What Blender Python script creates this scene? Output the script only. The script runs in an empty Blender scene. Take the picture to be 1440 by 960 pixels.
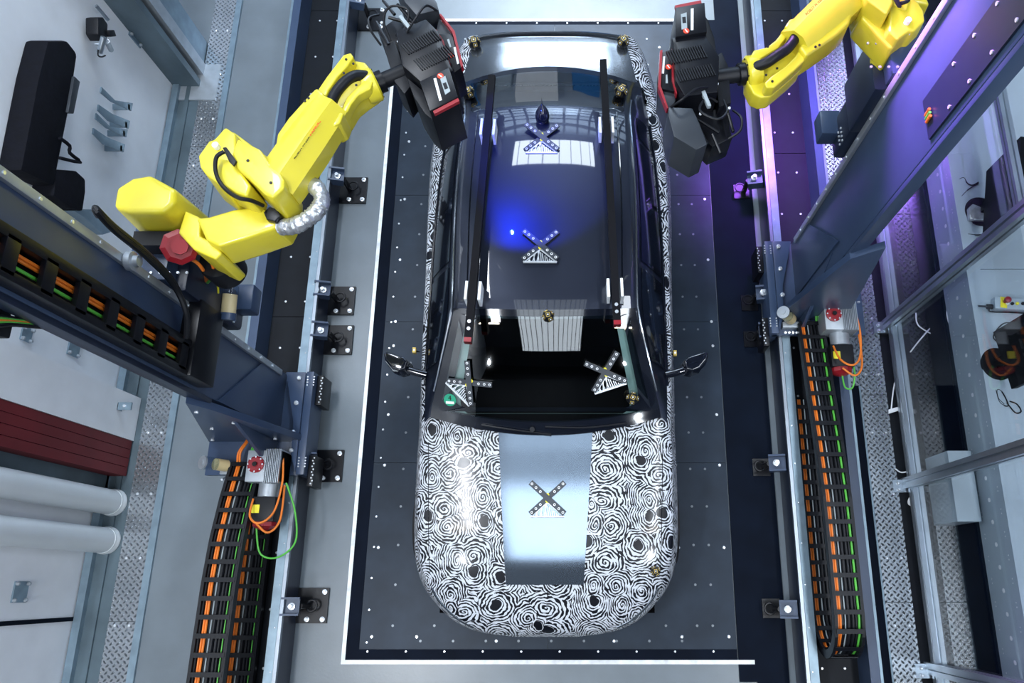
import bpy, bmesh, math, random
from mathutils import Vector, Matrix
from mathutils.bvhtree import BVHTree
random.seed(7)
sc = bpy.context.scene
COL = sc.collection
R = math.radians
# ------------------------------------------------------------ camera, world, lights
F, CX, CY, H, T = 1081., 812., 480., 6.3, R(17.55)
cd = bpy.data.cameras.new('camera'); cam = bpy.data.objects.new('camera', cd); COL.objects.link(cam)
cam.location = (0, 0, H); cam.rotation_euler = (T, 0, 0)
cd.sensor_width = 36; cd.lens = F/1440*36; cd.shift_x = -(CX-720)/1440; cd.clip_end = 60
sc.camera = cam
sc.view_settings.view_transform = 'Standard'; sc.view_settings.look = 'None'
sc.view_settings.gamma = 1; sc.view_settings.use_curve_mapping = False
sc.view_settings.exposure = -0.18
wd = bpy.data.worlds.new('world'); sc.world = wd; wd.use_nodes = True
wd.node_tree.nodes['Background'].inputs[0].default_value = (.45, .6, .85, 1)
wd.node_tree.nodes['Background'].inputs[1].default_value = .09

def area(name, loc, rot, sx, sy, power, col, spread=180):
    l = bpy.data.lights.new(name, 'AREA'); l.shape = 'RECTANGLE'; l.size = sx; l.size_y = sy
    l.energy = power; l.color = col; l.spread = R(spread)
    o = bpy.data.objects.new(name, l); o.location = loc; o.rotation_euler = rot; COL.objects.link(o); return o
def spot(name, loc, target, power, col, deg, blend=.5, rad=.05):
    l = bpy.data.lights.new(name, 'SPOT'); l.energy = power; l.color = col; l.spot_size = R(deg)
    l.spot_blend = blend; l.shadow_soft_size = rad
    o = bpy.data.objects.new(name, l); o.location = loc
    o.rotation_euler = (Vector(target)-Vector(loc)).to_track_quat('-Z', 'Y').to_euler(); COL.objects.link(o); return o
COOL = (.78, .89, 1.)
area('ceiling_fill_light', (-.25, -2.2, 8.25), (0, 0, 0), 2.6, 4.0, 170, COOL)  # added area light, gives the bright striped reflection on hood and windscreen
area('dim_ceiling_fill_light', (-.25, 1.25, 8.25), (0, 0, 0), 2.6, 2.3, 34, COOL)  # added dim area light, lifts the reflection on the upper hood
area('back_window_light', (0, 10.05, 6.1), (R(90), 0, 0), 7.0, 3.6, 950, COOL)
area('back_lamp_light', (-.1, 9.85, 5.2), (R(84), 0, 0), 1.6, 1.6, 420, COOL)
area('back_ceiling_fill_light', (-.2, 9.0, 8.2), (0, 0, 0), 3.2, 1.7, 420, COOL)  # added area light, brightens the boot lid and the far floor
area('left_aisle_light', (-2.7, -.75, 8.0), (0, R(-6), 0), .5, 1.8, 260, (.88, .93, 1))
area('left_far_aisle_light', (-2.9, 4.2, 8.0), (0, R(-6), 0), .5, 3.2, 290, (.86, .92, 1))
area('right_aisle_light', (3.5, .4, 8.0), (0, R(4), 0), .7, 5, 240, (.84, .91, 1))
area('left_warm_light', (-3.0, -1.6, 7.6), (0, 0, 0), 1.2, .12, 30, (1, .85, .62))
area('right_warm_light', (3.4, -1.9, 7.6), (0, 0, 0), 1.2, .12, 30, (1, .85, .62))
spot('left_front_fill_light', (-3.3, -4.2, 7.6), (-2.2, 1.2, .8), 420, (.85, .92, 1), 60, .8, .07)  # added fill for the front faces of the left gantry
spot('right_front_fill_light', (3.6, -4.2, 7.6), (2.2, 2.0, .8), 560, (.85, .92, 1), 60, .8, .07)  # added fill for the front faces of the right gantry
spot('violet_floor_haze_light', (1.72, 4.35, 1.7), (2.15, 4.0, .2), 650, (.36, .11, 1.), 96, 1., .2)  # added violet spot, imitates lens haze over floor and rails
spot('violet_column_haze_light', (.95, 3.9, 3.45), (1.81, 2.5, 3.02), 1900, (.62, .22, 1.), 52, 1., .25)  # added violet spot, imitates lens haze over the right column
spot('far_floor_fill_light', (0.1, 8.9, 8.1), (.12, 6.25, 0), 9000, (.88, .94, 1), 30, .8, .2)  # added spot, brightens the floor behind the car
spot('blue_projector_light', (-.66, 2.84, 2.62), (-.42, 2.85, 1.4), 300, (.01, .04, 1.), 58, .2, .02)

# ------------------------------------------------------------ pixel -> real place helpers (known heights)
def at(px, py, z=0.):
    u = (px-CX)/F; v = (py-CY)/F
    dn = math.cos(T)+v*math.sin(T); fw = math.sin(T)-v*math.cos(T); k = (H-z)/dn
    return Vector((u*k, fw*k, z))
def atx(px, py, x):
    u = (px-CX)/F; v = (py-CY)/F; k = x/u
    return Vector((x, (math.sin(T)-v*math.cos(T))*k, H-k*(math.cos(T)+v*math.sin(T))))
def ray(px, py):
    return (at(px, py, 0)-Vector((0, 0, H))).normalized()

# ------------------------------------------------------------ materials
def mat(name, col, rough=.5, metal=0., coat=0., spec=.5, alpha=None, bump=None, noise=None, emit=None):
    m = bpy.data.materials.new(name); m.use_nodes = True; nt = m.node_tree
    b = nt.nodes['Principled BSDF']
    b.inputs['Base Color'].default_value = (*col, 1); b.inputs['Roughness'].default_value = rough
    b.inputs['Metallic'].default_value = metal; b.inputs['Coat Weight'].default_value = coat
    b.inputs['Coat Roughness'].default_value = .03
    b.inputs['Specular IOR Level'].default_value = spec
    tc = nt.nodes.new('ShaderNodeTexCoord')
    sca, amt = noise if noise else (6., .12)
    n = nt.nodes.new('ShaderNodeTexNoise'); n.inputs['Scale'].default_value = sca; n.inputs['Detail'].default_value = 5
    nt.links.new(tc.outputs['Object'], n.inputs['Vector'])
    mr = nt.nodes.new('ShaderNodeMapRange'); mr.inputs['To Min'].default_value = 1-amt; mr.inputs['To Max'].default_value = 1+amt
    mr.inputs['From Min'].default_value = .3; mr.inputs['From Max'].default_value = .7
    nt.links.new(n.outputs['Fac'], mr.inputs['Value'])
    mx = nt.nodes.new('ShaderNodeMix'); mx.data_type = 'RGBA'; mx.blend_type = 'MULTIPLY'; mx.inputs[0].default_value = 1
    mx.inputs[6].default_value = (*col, 1); nt.links.new(mr.outputs[0], mx.inputs[7])
    nt.links.new(mx.outputs[2], b.inputs['Base Color'])
    if bump:
        n2 = nt.nodes.new('ShaderNodeTexNoise'); n2.inputs['Scale'].default_value = bump[0]; n2.inputs['Detail'].default_value = 3
        nt.links.new(tc.outputs['Object'], n2.inputs['Vector'])
        bp = nt.nodes.new('ShaderNodeBump'); bp.inputs['Strength'].default_value = bump[1]; bp.inputs['Distance'].default_value = .01
        nt.links.new(n2.outputs['Fac'], bp.inputs['Height']); nt.links.new(bp.outputs[0], b.inputs['Normal'])
    if emit:
        b.inputs['Emission Color'].default_value = (*col, 1); b.inputs['Emission Strength'].default_value = emit
    return m
M = dict(
 floor=mat('grey_floor_paint', (.155, .185, .210), .30, 0, noise=(2.2, .12), bump=(60, .05)),
 white=mat('white_paint', (.82, .84, .87), .5, noise=(3, .06)),
 whitepipe=mat('pipe_white', (.62, .66, .68), .35, noise=(3, .04)),
 edge=mat('bare_white_edge', (.85, .88, .9), .5, noise=(14, .2)),
 slab=mat('dark_steel_bed', (.017, .027, .043), .42, .1, spec=.2, noise=(3.5, .25)),
 strip=mat('blue_black_steel', (.003, .006, .014), .6, 0, spec=.06, noise=(5, .2)),
 pit=mat('black_rubber', (.004, .006, .010), .6, spec=.25, noise=(8, .2)),
 navy=mat('navy_machine_paint', (.036, .060, .115), .34, 0, noise=(4, .1), bump=(220, .03)),
 navy2=mat('dark_navy_paint', (.012, .019, .040), .35, 0, noise=(4, .1)),
 galv=mat('galvanised_steel', (.22, .30, .36), .38, .55, noise=(9, .15)),
 galvd=mat('dull_zinc_sheet', (.10, .14, .165), .42, .4, noise=(2.5, .3)),
 rail=mat('polished_rail_steel', (.30, .34, .39), .36, .9, noise=(4, .1)),
 alu=mat('anodised_aluminium', (.42, .48, .54), .3, .85, noise=(6, .08)),
 bright=mat('bright_screw_metal', (.85, .9, .95), .25, .6, noise=(40, .05)),
 hole=mat('tapped_hole_metal', (.16, .18, .2), .4, .5, noise=(40, .1)),
 yellow=mat('yellow_robot_paint', (.72, .61, .035), .32, 0, coat=.25, noise=(5, .04)),
barblack=mat('matt_black_bar', (.004, .004, .006), .6, spec=.12, noise=(9, .15)),
 black=mat('black_plastic', (.006, .007, .010), .45, spec=.3, noise=(9, .15)),
 blackm=mat('satin_black_metal', (.0035, .0042, .007), .35, 0, spec=.35, noise=(9, .15)),
 cloth=mat('black_nylon_cloth', (.002, .0025, .006), .8, noise=(20, .3), bump=(14, .7), spec=.2),
 greybox=mat('charcoal_sheet', (.035, .042, .052), .4, .2, noise=(6, .1)),
 red=mat('red_plastic', (.27, .010, .018), .35, noise=(6, .1)),
 darkred=mat('red_bellows', (.13, .008, .012), .6, noise=(4, .15)),
 orange=mat('orange_cable', (.80, .20, .02), .45, noise=(9, .08)),
 green=mat('green_cable', (.10, .48, .06), .45, noise=(9, .08)),
 ylab=mat('yellow_label', (.85, .75, .03), .5, noise=(9, .04)),
 labw=mat('white_label', (.82, .84, .86), .5, noise=(9, .04)),
 labg=mat('grey_label', (.30, .35, .37), .5, noise=(9, .04)),
 sign=mat('orange_red_sign', (.80, .06, .02), .5, noise=(9, .04)),
 cream=mat('cream_grease', (.62, .50, .27), .35, noise=(9, .08)),
 foil=mat('crumpled_foil', (.55, .57, .6), .28, .7, noise=(20, .2), bump=(26, 1.)),
 cast=mat('cast_aluminium', (.42, .46, .50), .42, .6, noise=(12, .1)),
 gold=mat('gold_frame', (.55, .40, .10), .4, .5, noise=(12, .1)),
 paint=mat('dark_car_paint', (.012, .017, .033), .42, .6, coat=1., noise=(5, .03)),
 deck=mat('grey_car_metal', (.20, .23, .27), .16, .85, coat=1., noise=(5, .03)),
 hoodp=mat('silver_grey_car_metal', (.27, .335, .42), .12, .88, noise=(5, .02)),
 gloss=mat('gloss_black_trim', (.006, .008, .014), .08, 0, coat=.6, noise=(5, .05)),
 matt=mat('cabin_black', (.0015, .0015, .002), .9, spec=.05, noise=(5, .2)),
 pillar=mat('grey_green_trim', (.38, .48, .46), .6, noise=(5, .1)),
 rubber=mat('tyre_rubber', (.010, .010, .012), .6, noise=(12, .2)),
 sticker=mat('green_sticker', (.01, .30, .17), .5, noise=(12, .04)),
 bagmesh=mat('monitor_black', (.0035, .0045, .007), .55, spec=.12, noise=(12, .2)),
 table=mat('white_table_top', (.35, .42, .48), .4, noise=(3, .05)),
 blue=mat('blue_cabinet_paint', (.02, .16, .42), .4, noise=(3, .05)),
 hall=mat('hall_grey_wall', (.30, .36, .44), .6, noise=(2, .1)),
 dark=mat('hall_dark_steel', (.03, .04, .055), .6, noise=(2, .1)),
)
def nodes(m): return m.node_tree.nodes, m.node_tree.links
def math_n(nt, op, a, b=None, c=None):
    n = nt.nodes.new('ShaderNodeMath'); n.operation = op
    for i, v in enumerate((a, b, c)):
        if v is None: continue
        if isinstance(v, (int, float)): n.inputs[i].default_value = v
        else: nt.links.new(v, n.inputs[i])
    return n.outputs[0]
# diamond tread plate
def tread(name, col, rough, pitch):
    m = mat(name, col, rough, .8, noise=(3, .12)); nt = m.node_tree; b = nt.nodes['Principled BSDF']
    tc = nt.nodes.new('ShaderNodeTexCoord'); sp = nt.nodes.new('ShaderNodeSeparateXYZ'); nt.links.new(tc.outputs['Object'], sp.inputs[0])
    k = 1/pitch
    a = math_n(nt, 'MULTIPLY', math_n(nt, 'ADD', sp.outputs[0], sp.outputs[1]), k*.7071)
    d = math_n(nt, 'MULTIPLY', math_n(nt, 'SUBTRACT', sp.outputs[0], sp.outputs[1]), k*.7071)
    fa = math_n(nt, 'FLOOR', a); fd = math_n(nt, 'FLOOR', d)
    par = math_n(nt, 'MODULO', math_n(nt, 'ABSOLUTE', math_n(nt, 'ADD', fa, fd)), 2.)
    ca = math_n(nt, 'SUBTRACT', math_n(nt, 'SUBTRACT', a, fa), .5); cdn = math_n(nt, 'SUBTRACT', math_n(nt, 'SUBTRACT', d, fd), .5)
    def ell(x, y): return math_n(nt, 'SQRT', math_n(nt, 'ADD', math_n(nt, 'POWER', math_n(nt, 'MULTIPLY', x, 2.1), 2.), math_n(nt, 'POWER', math_n(nt, 'MULTIPLY', y, 5.), 2.)))
    e1 = ell(ca, cdn); e2 = ell(cdn, ca)
    e = math_n(nt, 'ADD', math_n(nt, 'MULTIPLY', e1, par), math_n(nt, 'MULTIPLY', e2, math_n(nt, 'SUBTRACT', 1., par)))
    h = math_n(nt, 'MAXIMUM', math_n(nt, 'SUBTRACT', 1., e), 0.)
    bp = nt.nodes.new('ShaderNodeBump'); bp.inputs['Strength'].default_value = 1.; bp.inputs['Distance'].default_value = .012
    nt.links.new(h, bp.inputs['Height']); nt.links.new(bp.outputs[0], b.inputs['Normal'])
    return m
M['shadetread'] = tread('shaded_tread_plate', (.035, .042, .055), .45, .036)  # tread copy with the dim pane reflection put into its colour
M['tread'] = tread('diamond_tread_plate', (.40, .43, .46), .24, .036)
# camouflage film with swirls
def camo():
    m = mat('swirl_camouflage_film', (.8, .8, .8), .35, 0, coat=.35, spec=.25); nt = m.node_tree; b = nt.nodes['Principled BSDF']
    uv = nt.nodes.new('ShaderNodeUVMap')
    nz = nt.nodes.new('ShaderNodeTexNoise'); nz.inputs['Scale'].default_value = 9; nz.inputs['Detail'].default_value = 2
    nt.links.new(uv.outputs[0], nz.inputs['Vector'])
    sub = nt.nodes.new('ShaderNodeVectorMath'); sub.operation = 'SUBTRACT'; nt.links.new(nz.outputs['Color'], sub.inputs[0]); sub.inputs[1].default_value = (.5, .5, .5)
    scl = nt.nodes.new('ShaderNodeVectorMath'); scl.operation = 'SCALE'; nt.links.new(sub.outputs[0], scl.inputs[0]); scl.inputs['Scale'].default_value = .055
    add = nt.nodes.new('ShaderNodeVectorMath'); add.operation = 'ADD'; nt.links.new(uv.outputs[0], add.inputs[0]); nt.links.new(scl.outputs[0], add.inputs[1])
    vo = nt.nodes.new('ShaderNodeTexVoronoi'); vo.voronoi_dimensions = '2D'; vo.inputs['Scale'].default_value = 5.2; vo.inputs['Randomness'].default_value = .85
    nt.links.new(add.outputs[0], vo.inputs['Vector'])
    loc = nt.nodes.new('ShaderNodeVectorMath'); loc.operation = 'SUBTRACT'; nt.links.new(add.outputs[0], loc.inputs[0]); nt.links.new(vo.outputs['Position'], loc.inputs[1])
    sp = nt.nodes.new('ShaderNodeSeparateXYZ'); nt.links.new(loc.outputs[0], sp.inputs[0])
    cr = nt.nodes.new('ShaderNodeSeparateColor'); nt.links.new(vo.outputs['Color'], cr.inputs[0])
    sx = math_n(nt, 'ADD', .75, math_n(nt, 'MULTIPLY', cr.outputs[0], .6))
    x = math_n(nt, 'MULTIPLY', sp.outputs[0], sx)
    r = math_n(nt, 'SQRT', math_n(nt, 'ADD', math_n(nt, 'POWER', x, 2.), math_n(nt, 'POWER', sp.outputs[1], 2.)))
    ang = math_n(nt, 'ARCTAN2', sp.outputs[1], x)
    n3 = nt.nodes.new('ShaderNodeTexNoise'); n3.inputs['Scale'].default_value = 26; n3.inputs['Detail'].default_value = 1; nt.links.new(uv.outputs[0], n3.inputs['Vector'])
    ph = math_n(nt, 'ADD', math_n(nt, 'MULTIPLY', r, 2*math.pi/.0215), math_n(nt, 'ADD', ang, math_n(nt, 'MULTIPLY', n3.outputs['Fac'], 6.)))
    s = math_n(nt, 'SINE', ph)
    # some cells have a plain dark heart
    heart = math_n(nt, 'LESS_THAN', r, math_n(nt, 'MULTIPLY', math_n(nt, 'GREATER_THAN', cr.outputs[1], .66), .038))
    n4 = nt.nodes.new('ShaderNodeTexNoise'); n4.inputs['Scale'].default_value = 13; n4.inputs['Scale'].default_value = 22; nt.links.new(uv.outputs[0], n4.inputs['Vector'])
    th = math_n(nt, 'SUBTRACT', math_n(nt, 'MULTIPLY', n4.outputs['Fac'], 5.2), 2.62)
    w = math_n(nt, 'GREATER_THAN', math_n(nt, 'SUBTRACT', s, math_n(nt, 'MULTIPLY', heart, 3.)), th)
    mx = nt.nodes.new('ShaderNodeMix'); mx.data_type = 'RGBA'; mx.inputs[6].default_value = (.004, .005, .009, 1); mx.inputs[7].default_value = (.60, .63, .68, 1)
    nt.links.new(w, mx.inputs[0]); nt.links.new(mx.outputs[2], b.inputs['Base Color'])
    b.inputs['Coat Roughness'].default_value = .13
    return m
M['camo'] = camo()
def glass(name, tint, rough=.0, f0=.04):
    m = bpy.data.materials.new(name); m.use_nodes = True; nt = m.node_tree; nt.nodes.remove(nt.nodes['Principled BSDF'])
    t = nt.nodes.new('ShaderNodeBsdfTransparent'); t.inputs[0].default_value = (*tint, 1)
    g = nt.nodes.new('ShaderNodeBsdfGlossy'); g.inputs['Roughness'].default_value = rough
    ge = nt.nodes.new('ShaderNodeNewGeometry'); d = nt.nodes.new('ShaderNodeVectorMath'); d.operation = 'DOT_PRODUCT'
    nt.links.new(ge.outputs['Normal'], d.inputs[0]); nt.links.new(ge.outputs['Incoming'], d.inputs[1])
    c = math_n(nt, 'ABSOLUTE', d.outputs['Value']); f = math_n(nt, 'ADD', f0, math_n(nt, 'MULTIPLY', math_n(nt, 'POWER', math_n(nt, 'SUBTRACT', 1., c), 5.), 1-f0))
    mx = nt.nodes.new('ShaderNodeMixShader'); nt.links.new(f, mx.inputs[0]); nt.links.new(t.outputs[0], mx.inputs[1]); nt.links.new(g.outputs[0], mx.inputs[2])
    nt.links.new(mx.outputs[0], nt.nodes['Material Output'].inputs[0]); return m
M['glass'] = glass('tinted_car_glass', (.6, .7, .7), .02, .13)
M['rearglass'] = glass('rear_car_glass', (.5, .62, .66), .02, .34)
M['clear'] = glass('clear_cup_plastic', (.8, .86, .9), .05, .05)
M['pane'] = glass('clear_fence_pane', (.93, .95, .96), .0, .05)

# ------------------------------------------------------------ mesh builder
class MB:
    def __init__(s): s.bm = bmesh.new()
    def box(s, x0, x1, y0, y1, z0, z1, m=None):
        v = [s.bm.verts.new(Vector(p)) for p in ((x0,y0,z0),(x1,y0,z0),(x1,y1,z0),(x0,y1,z0),(x0,y0,z1),(x1,y0,z1),(x1,y1,z1),(x0,y1,z1))]
        for f in ((3,2,1,0),(4,5,6,7),(0,1,5,4),(1,2,6,5),(2,3,7,6),(3,0,4,7)): s.bm.faces.new([v[i] for i in f])
        if m:
            for q in v: q.co = m @ q.co
        return s
    def prism(s, pts, z0, z1, m=None, top=None):       # outline in xy, extruded in z; top = scaled inset factor
        n = len(pts); c = sum((Vector((p[0], p[1])) for p in pts), Vector((0, 0)))/n; k = top or 1
        a = [s.bm.verts.new((p[0], p[1], z0)) for p in pts]
        b = [s.bm.verts.new((c.x+(p[0]-c.x)*k, c.y+(p[1]-c.y)*k, z1)) for p in pts]
        fs = [s.bm.faces.new(a[::-1]), s.bm.faces.new(b)]
        for i in range(n): fs.append(s.bm.faces.new((a[i], a[(i+1) % n], b[(i+1) % n], b[i])))
        bmesh.ops.recalc_face_normals(s.bm, faces=fs)
        if m:
            for q in a+b: q.co = m @ q.co
        return s
    def poly3(s, pts, off):                              # planar 3D outline, extruded by vector off
        off = Vector(off); n = len(pts)
        a = [s.bm.verts.new(Vector(p)) for p in pts]; b = [s.bm.verts.new(Vector(p)+off) for p in pts]
        fs = [s.bm.faces.new(a[::-1]), s.bm.faces.new(b)]
        for i in range(n): fs.append(s.bm.faces.new((a[i], a[(i+1) % n], b[(i+1) % n], b[i])))
        bmesh.ops.recalc_face_normals(s.bm, faces=fs); return s
    def cyl(s, p0, p1, r0, r1=None, n=20):
        p0 = Vector(p0); p1 = Vector(p1); r1 = r0 if r1 is None else r1
        q = (p1-p0).to_track_quat('Z', 'Y')
        ra = [s.bm.verts.new(p0+q@Vector((r0*math.cos(6.28318*i/n), r0*math.sin(6.28318*i/n), 0))) for i in range(n)]
        rb = [s.bm.verts.new(p1+q@Vector((r1*math.cos(6.28318*i/n), r1*math.sin(6.28318*i/n), 0))) for i in range(n)]
        s.bm.faces.new(ra[::-1]); s.bm.faces.new(rb)
        for i in range(n): s.bm.faces.new((ra[i], ra[(i+1) % n], rb[(i+1) % n], rb[i]))
        return s
    def lathe(s, prof, c=(0, 0, 0), axis=(0, 0, 1), n=24):   # prof: (r, h)
        q = Vector(axis).to_track_quat('Z', 'Y'); c = Vector(c); rings = []
        for r, h in prof:
            rings.append([s.bm.verts.new(c+q@Vector((r*math.cos(6.28318*i/n), r*math.sin(6.28318*i/n), h))) for i in range(n)])
        for a, b in zip(rings, rings[1:]):
            for i in range(n): s.bm.faces.new((a[i], a[(i+1) % n], b[(i+1) % n], b[i]))
        s.bm.faces.new(rings[0][::-1]); s.bm.faces.new(rings[-1]); return s
    def tube(s, pts, r, n=10, smooth=4, wob=0):
        pts = [Vector(p) for p in pts]
        if smooth and len(pts) > 2:
            out = []
            for i in range(len(pts)-1):
                p0 = pts[max(i-1, 0)]; p1 = pts[i]; p2 = pts[i+1]; p3 = pts[min(i+2, len(pts)-1)]
                for k in range(smooth):
                    t = k/smooth; out.append(.5*((2*p1)+(p2-p0)*t+(2*p0-5*p1+4*p2-p3)*t*t+(3*p1-p0-3*p2+p3)*t**3))
            pts = out+[pts[-1]]
        rings = []; up = Vector((0, 0, 1))
        for i, p in enumerate(pts):
            d = (pts[min(i+1, len(pts)-1)]-pts[max(i-1, 0)]).normalized()
            if abs(d.dot(up)) > .95: up = Vector((0, 1, 0)) if abs(d.y) < .9 else Vector((1, 0, 0))
            a = d.cross(up).normalized(); b = a.cross(d)
            rr = r*(1+wob*(random.random()-.5))
            rings.append([s.bm.verts.new(p+rr*(a*math.cos(6.28318*k/n)+b*math.sin(6.28318*k/n))) for k in range(n)])
            up = b
        for a, b in zip(rings, rings[1:]):
            for i in range(n): s.bm.faces.new((a[i], a[(i+1) % n], b[(i+1) % n], b[i]))
        s.bm.faces.new(rings[0]); s.bm.faces.new(rings[-1][::-1]); return s
    def build(s, name, m, parent=None, bevel=0, smooth=False, seg=2, tf=None):
        if tf: bmesh.ops.transform(s.bm, matrix=tf, verts=s.bm.verts)
        if bevel:
            es = [e for e in s.bm.edges if len(e.link_faces) == 2 and e.calc_face_angle(0) > .35]
            bmesh.ops.bevel(s.bm, geom=es, offset=bevel, segments=seg, affect='EDGES', profile=.6, clamp_overlap=True)
        bmesh.ops.recalc_face_normals(s.bm, faces=s.bm.faces)
        me = bpy.data.meshes.new(name); s.bm.to_mesh(me); s.bm.free()
        me.materials.append(M[m] if isinstance(m, str) else m)
        if smooth or bevel:
            for p in me.polygons: p.use_smooth = True
            me.set_sharp_from_angle(angle=R(40))
        o = bpy.data.objects.new(name, me); COL.objects.link(o)
        if parent: put(o, parent)
        return o
def put(o, parent):
    o.parent = parent
    if parent.get('worldbase'):
        r = parent
        o.location = -Vector(r['base'])
    # a sub-part of a world-placed part keeps zero offset
def base(name, loc, label, cat, group=None, world=True):
    e = bpy.data.objects.new(name, None); COL.objects.link(e); e.location = loc; e.empty_display_size = .1
    e['label'] = label; e['category'] = cat
    if group: e['group'] = group
    if world: ROOTS[e.name] = Vector(loc)
    return e
ROOTS = {}
def put(o, parent):
    o.parent = parent
    if parent.name in ROOTS and parent.type == 'EMPTY': o.location = -ROOTS[parent.name]
def tag(o, label, cat, group=None):
    o['label'] = label; o['category'] = cat
    if group: o['group'] = group
    return o
def struct(o): o['kind'] = 'structure'; return o
def copy_tree(o, parent=None):
    c = o.copy(); COL.objects.link(c)
    if parent: c.parent = parent
    for ch in list(o.children): copy_tree(ch, c)
    return c
def b1(x0, x1, y0, y1, z0, z1, name, m, parent=None, bevel=0): return MB().box(x0, x1, y0, y1, z0, z1).build(name, m, parent, bevel)
def text(name, s, size, m, parent, mtx, ext=.0008):
    c = bpy.data.curves.new(name, 'FONT'); c.body = s; c.size = size; c.extrude = ext; c.align_x = 'CENTER'; c.align_y = 'CENTER'
    f = bpy.data.objects.new('type', c); COL.objects.link(f)
    me = bpy.data.meshes.new_from_object(f.evaluated_get(bpy.context.evaluated_depsgraph_get())); me.name = name
    bpy.data.objects.remove(f); me.materials.clear(); me.materials.append(M[m])
    o = bpy.data.objects.new(name, me); COL.objects.link(o); o.parent = parent
    o.matrix_local = mtx; return o

# ============================================================ THE HALL
Y0, Y1 = -5.2, 10.2
XW = -3.87
struct(b1(-4.4, 5.6, Y0, Y1, -.5, -.012, 'floor', 'floor'))
struct(b1(XW-.15, XW, Y0, 4.55, -.012, 8.6, 'wall_left', 'white'))
struct(b1(-5.2, -5.0, 4.55, Y1, -.012, 8.6, 'wall_far_left', 'white'))
struct(b1(5.2, 5.35, Y0, Y1, -.012, 8.6, 'wall_right', 'hall'))
struct(b1(-5.2, 5.35, Y1, Y1+.15, -.012, 8.6, 'wall_back', 'hall'))
struct(b1(-5.2, 5.35, Y0-.2, Y0, -.012, 8.6, 'wall_front', 'pit'))
struct(b1(-5.2, 5.35, Y0-.2, Y1+.15, 8.6, 8.75, 'ceiling', 'dark'))

# floor finishes: each strip is part of the room
def strip(name, m, x0, x1, y0, y1, z0, z1): return struct(b1(x0, x1, y0, y1, z0, z1, name, m))
strip('trim_1', 'galvd', XW, -3.615, Y0, 4.55, -.012, .0)
strip('trim_2', 'galv', -3.40, -3.345, Y0, Y1, -.012, .012)
strip('trim_3', 'galv', -3.86, -3.80, Y0, 4.55, .0, .05)
strip('trim_4', 'galvd', -3.74, -3.70, Y0, 4.55, .0, .018)
strip('trim_5', 'strip', 1.225, 1.60, -.70, 5.33, -.012, .002)
strip('trim_6', 'strip', 1.36, 1.60, Y0, -.70, -.012, .002)
strip('trim_7', 'strip', 1.36, 1.60, 5.33, Y1, -.012, .002)
strip('trim_8', 'strip', 2.20, 2.385, Y0, 1.60, -.012, .0)
strip('trim_11', 'galv', 2.372, 2.386, Y0, 1.60, -.0, .006)
strip('trim_9', 'pit', 2.60, 2.86, Y0, Y1, -.012, .002)
strip('trim_10', 'strip', 3.05, 4.4, Y0, Y1, -.012, .002)

def screws(parent, pts, r, h, m='bright', name='screw', stuff=False):
    first = None
    if stuff:
        mb = MB()
        for p in pts: mb.cyl(p, Vector(p)+Vector((0, 0, h)), r, n=8)
        o = mb.build(name, m, parent); o['kind'] = 'stuff'; return
    for p in pts:
        if first is None:
            first = MB().lathe([(r, 0), (r, h*.6), (r*.7, h)], n=8).build(name, m, parent); o = first
        else:
            o = first.copy(); COL.objects.link(o)
        o.location = Vector(p)-(ROOTS.get(parent.name, Vector((0, 0, 0))))

# diamond tread walkways
def walkway(x0, x1, seams, label, z=.004, y0=Y0, y1=Y1, bolts=True):
    t = base('tread_plate_walkway', ((x0+x1)/2, 1, 0), label, 'walkway')
    ys = [y0]+seams+[y1]
    for a, b in zip(ys, ys[1:]): b1(x0, x1, a+.003, b-.003, -.012, z, 'tread_plate', 'tread', t)
    if bolts:
        pts = []
        y = -.8
        while y < 5.6:
            pts += [(x0+.055, y, z), (x1-.045, y, z)]; y += .5
        screws(t, pts, .011, .006)
    return t
walkway(-3.612, -3.402, [-.27, 1.75, 3.9], 'diamond tread plate walkway along the left wall beside the pipes')
walkway(2.20, 2.384, [3.2], 'short diamond tread infill plate beside the right gear motor', y0=1.60, bolts=False)
walkway(2.387, 2.60, [-.13, 1.52, 3.2], 'diamond tread plate walkway beside the glass fence on the right')
tb = walkway(2.86, 3.045, [-.13], 'bright diamond tread strip behind the lower panes of the glass fence', bolts=False, y1=.84)
tb = walkway(2.86, 3.045, [1.52, 3.2], 'diamond tread strip with painted-in shade behind the upper panes of the glass fence', bolts=False, y0=.86)
for ch in tb.children: ch.data.materials.clear(); ch.data.materials.append(M['shadetread'])  # upper part gets the tread copy with shade in its colour
strip('trim_12', 'galv', 3.046, 3.056, Y0, Y1, -.005, .02)

# bed plate
t = base('bed_plate', (-.28, 2.4, 0), 'large dark steel bed plate under the car with rows of screws', 'plate')
XL, XR, YB, YT = -1.665, 1.217, -.47, 5.27
mb = MB()
xs = [XL, -.225, XR]; ys = [YB, .95, 2.17, 3.39, 4.6, YT]
for a, b in zip(xs, xs[1:]):
    for c, d in zip(ys, ys[1:]): mb.box(a+.0015, b-.0015, c+.0015, d-.0015, -.01, .008)
mb.build('steel_slab', 'slab', t)
mb = MB().box(-1.765, XL, -.545, 5.33, -.01, .004).box(XL, XR, -.545, YB, -.01, .004).box(XL, XR, YT, 5.31, -.01, .004)
mb.build('border_strip', 'strip', t)
mb = MB().box(-1.795, -1.765, -.575, 5.33, -.01, .007).box(-1.765, 1.345, -.575, -.545, -.01, .007).box(-1.35, 1.23, 5.31, 5.34, -.01, .007)
mb.build('edge_strip', 'edge', t)
p1 = []; y = -.42
while y < 5.2: p1.append((-1.61, y, .008)); y += .235
for i in range(10): p1.append((-1.6+i*.293, -.485, .004))
for i in range(9): p1.append((-1.3+i*.3, 5.29, .004))
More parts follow.
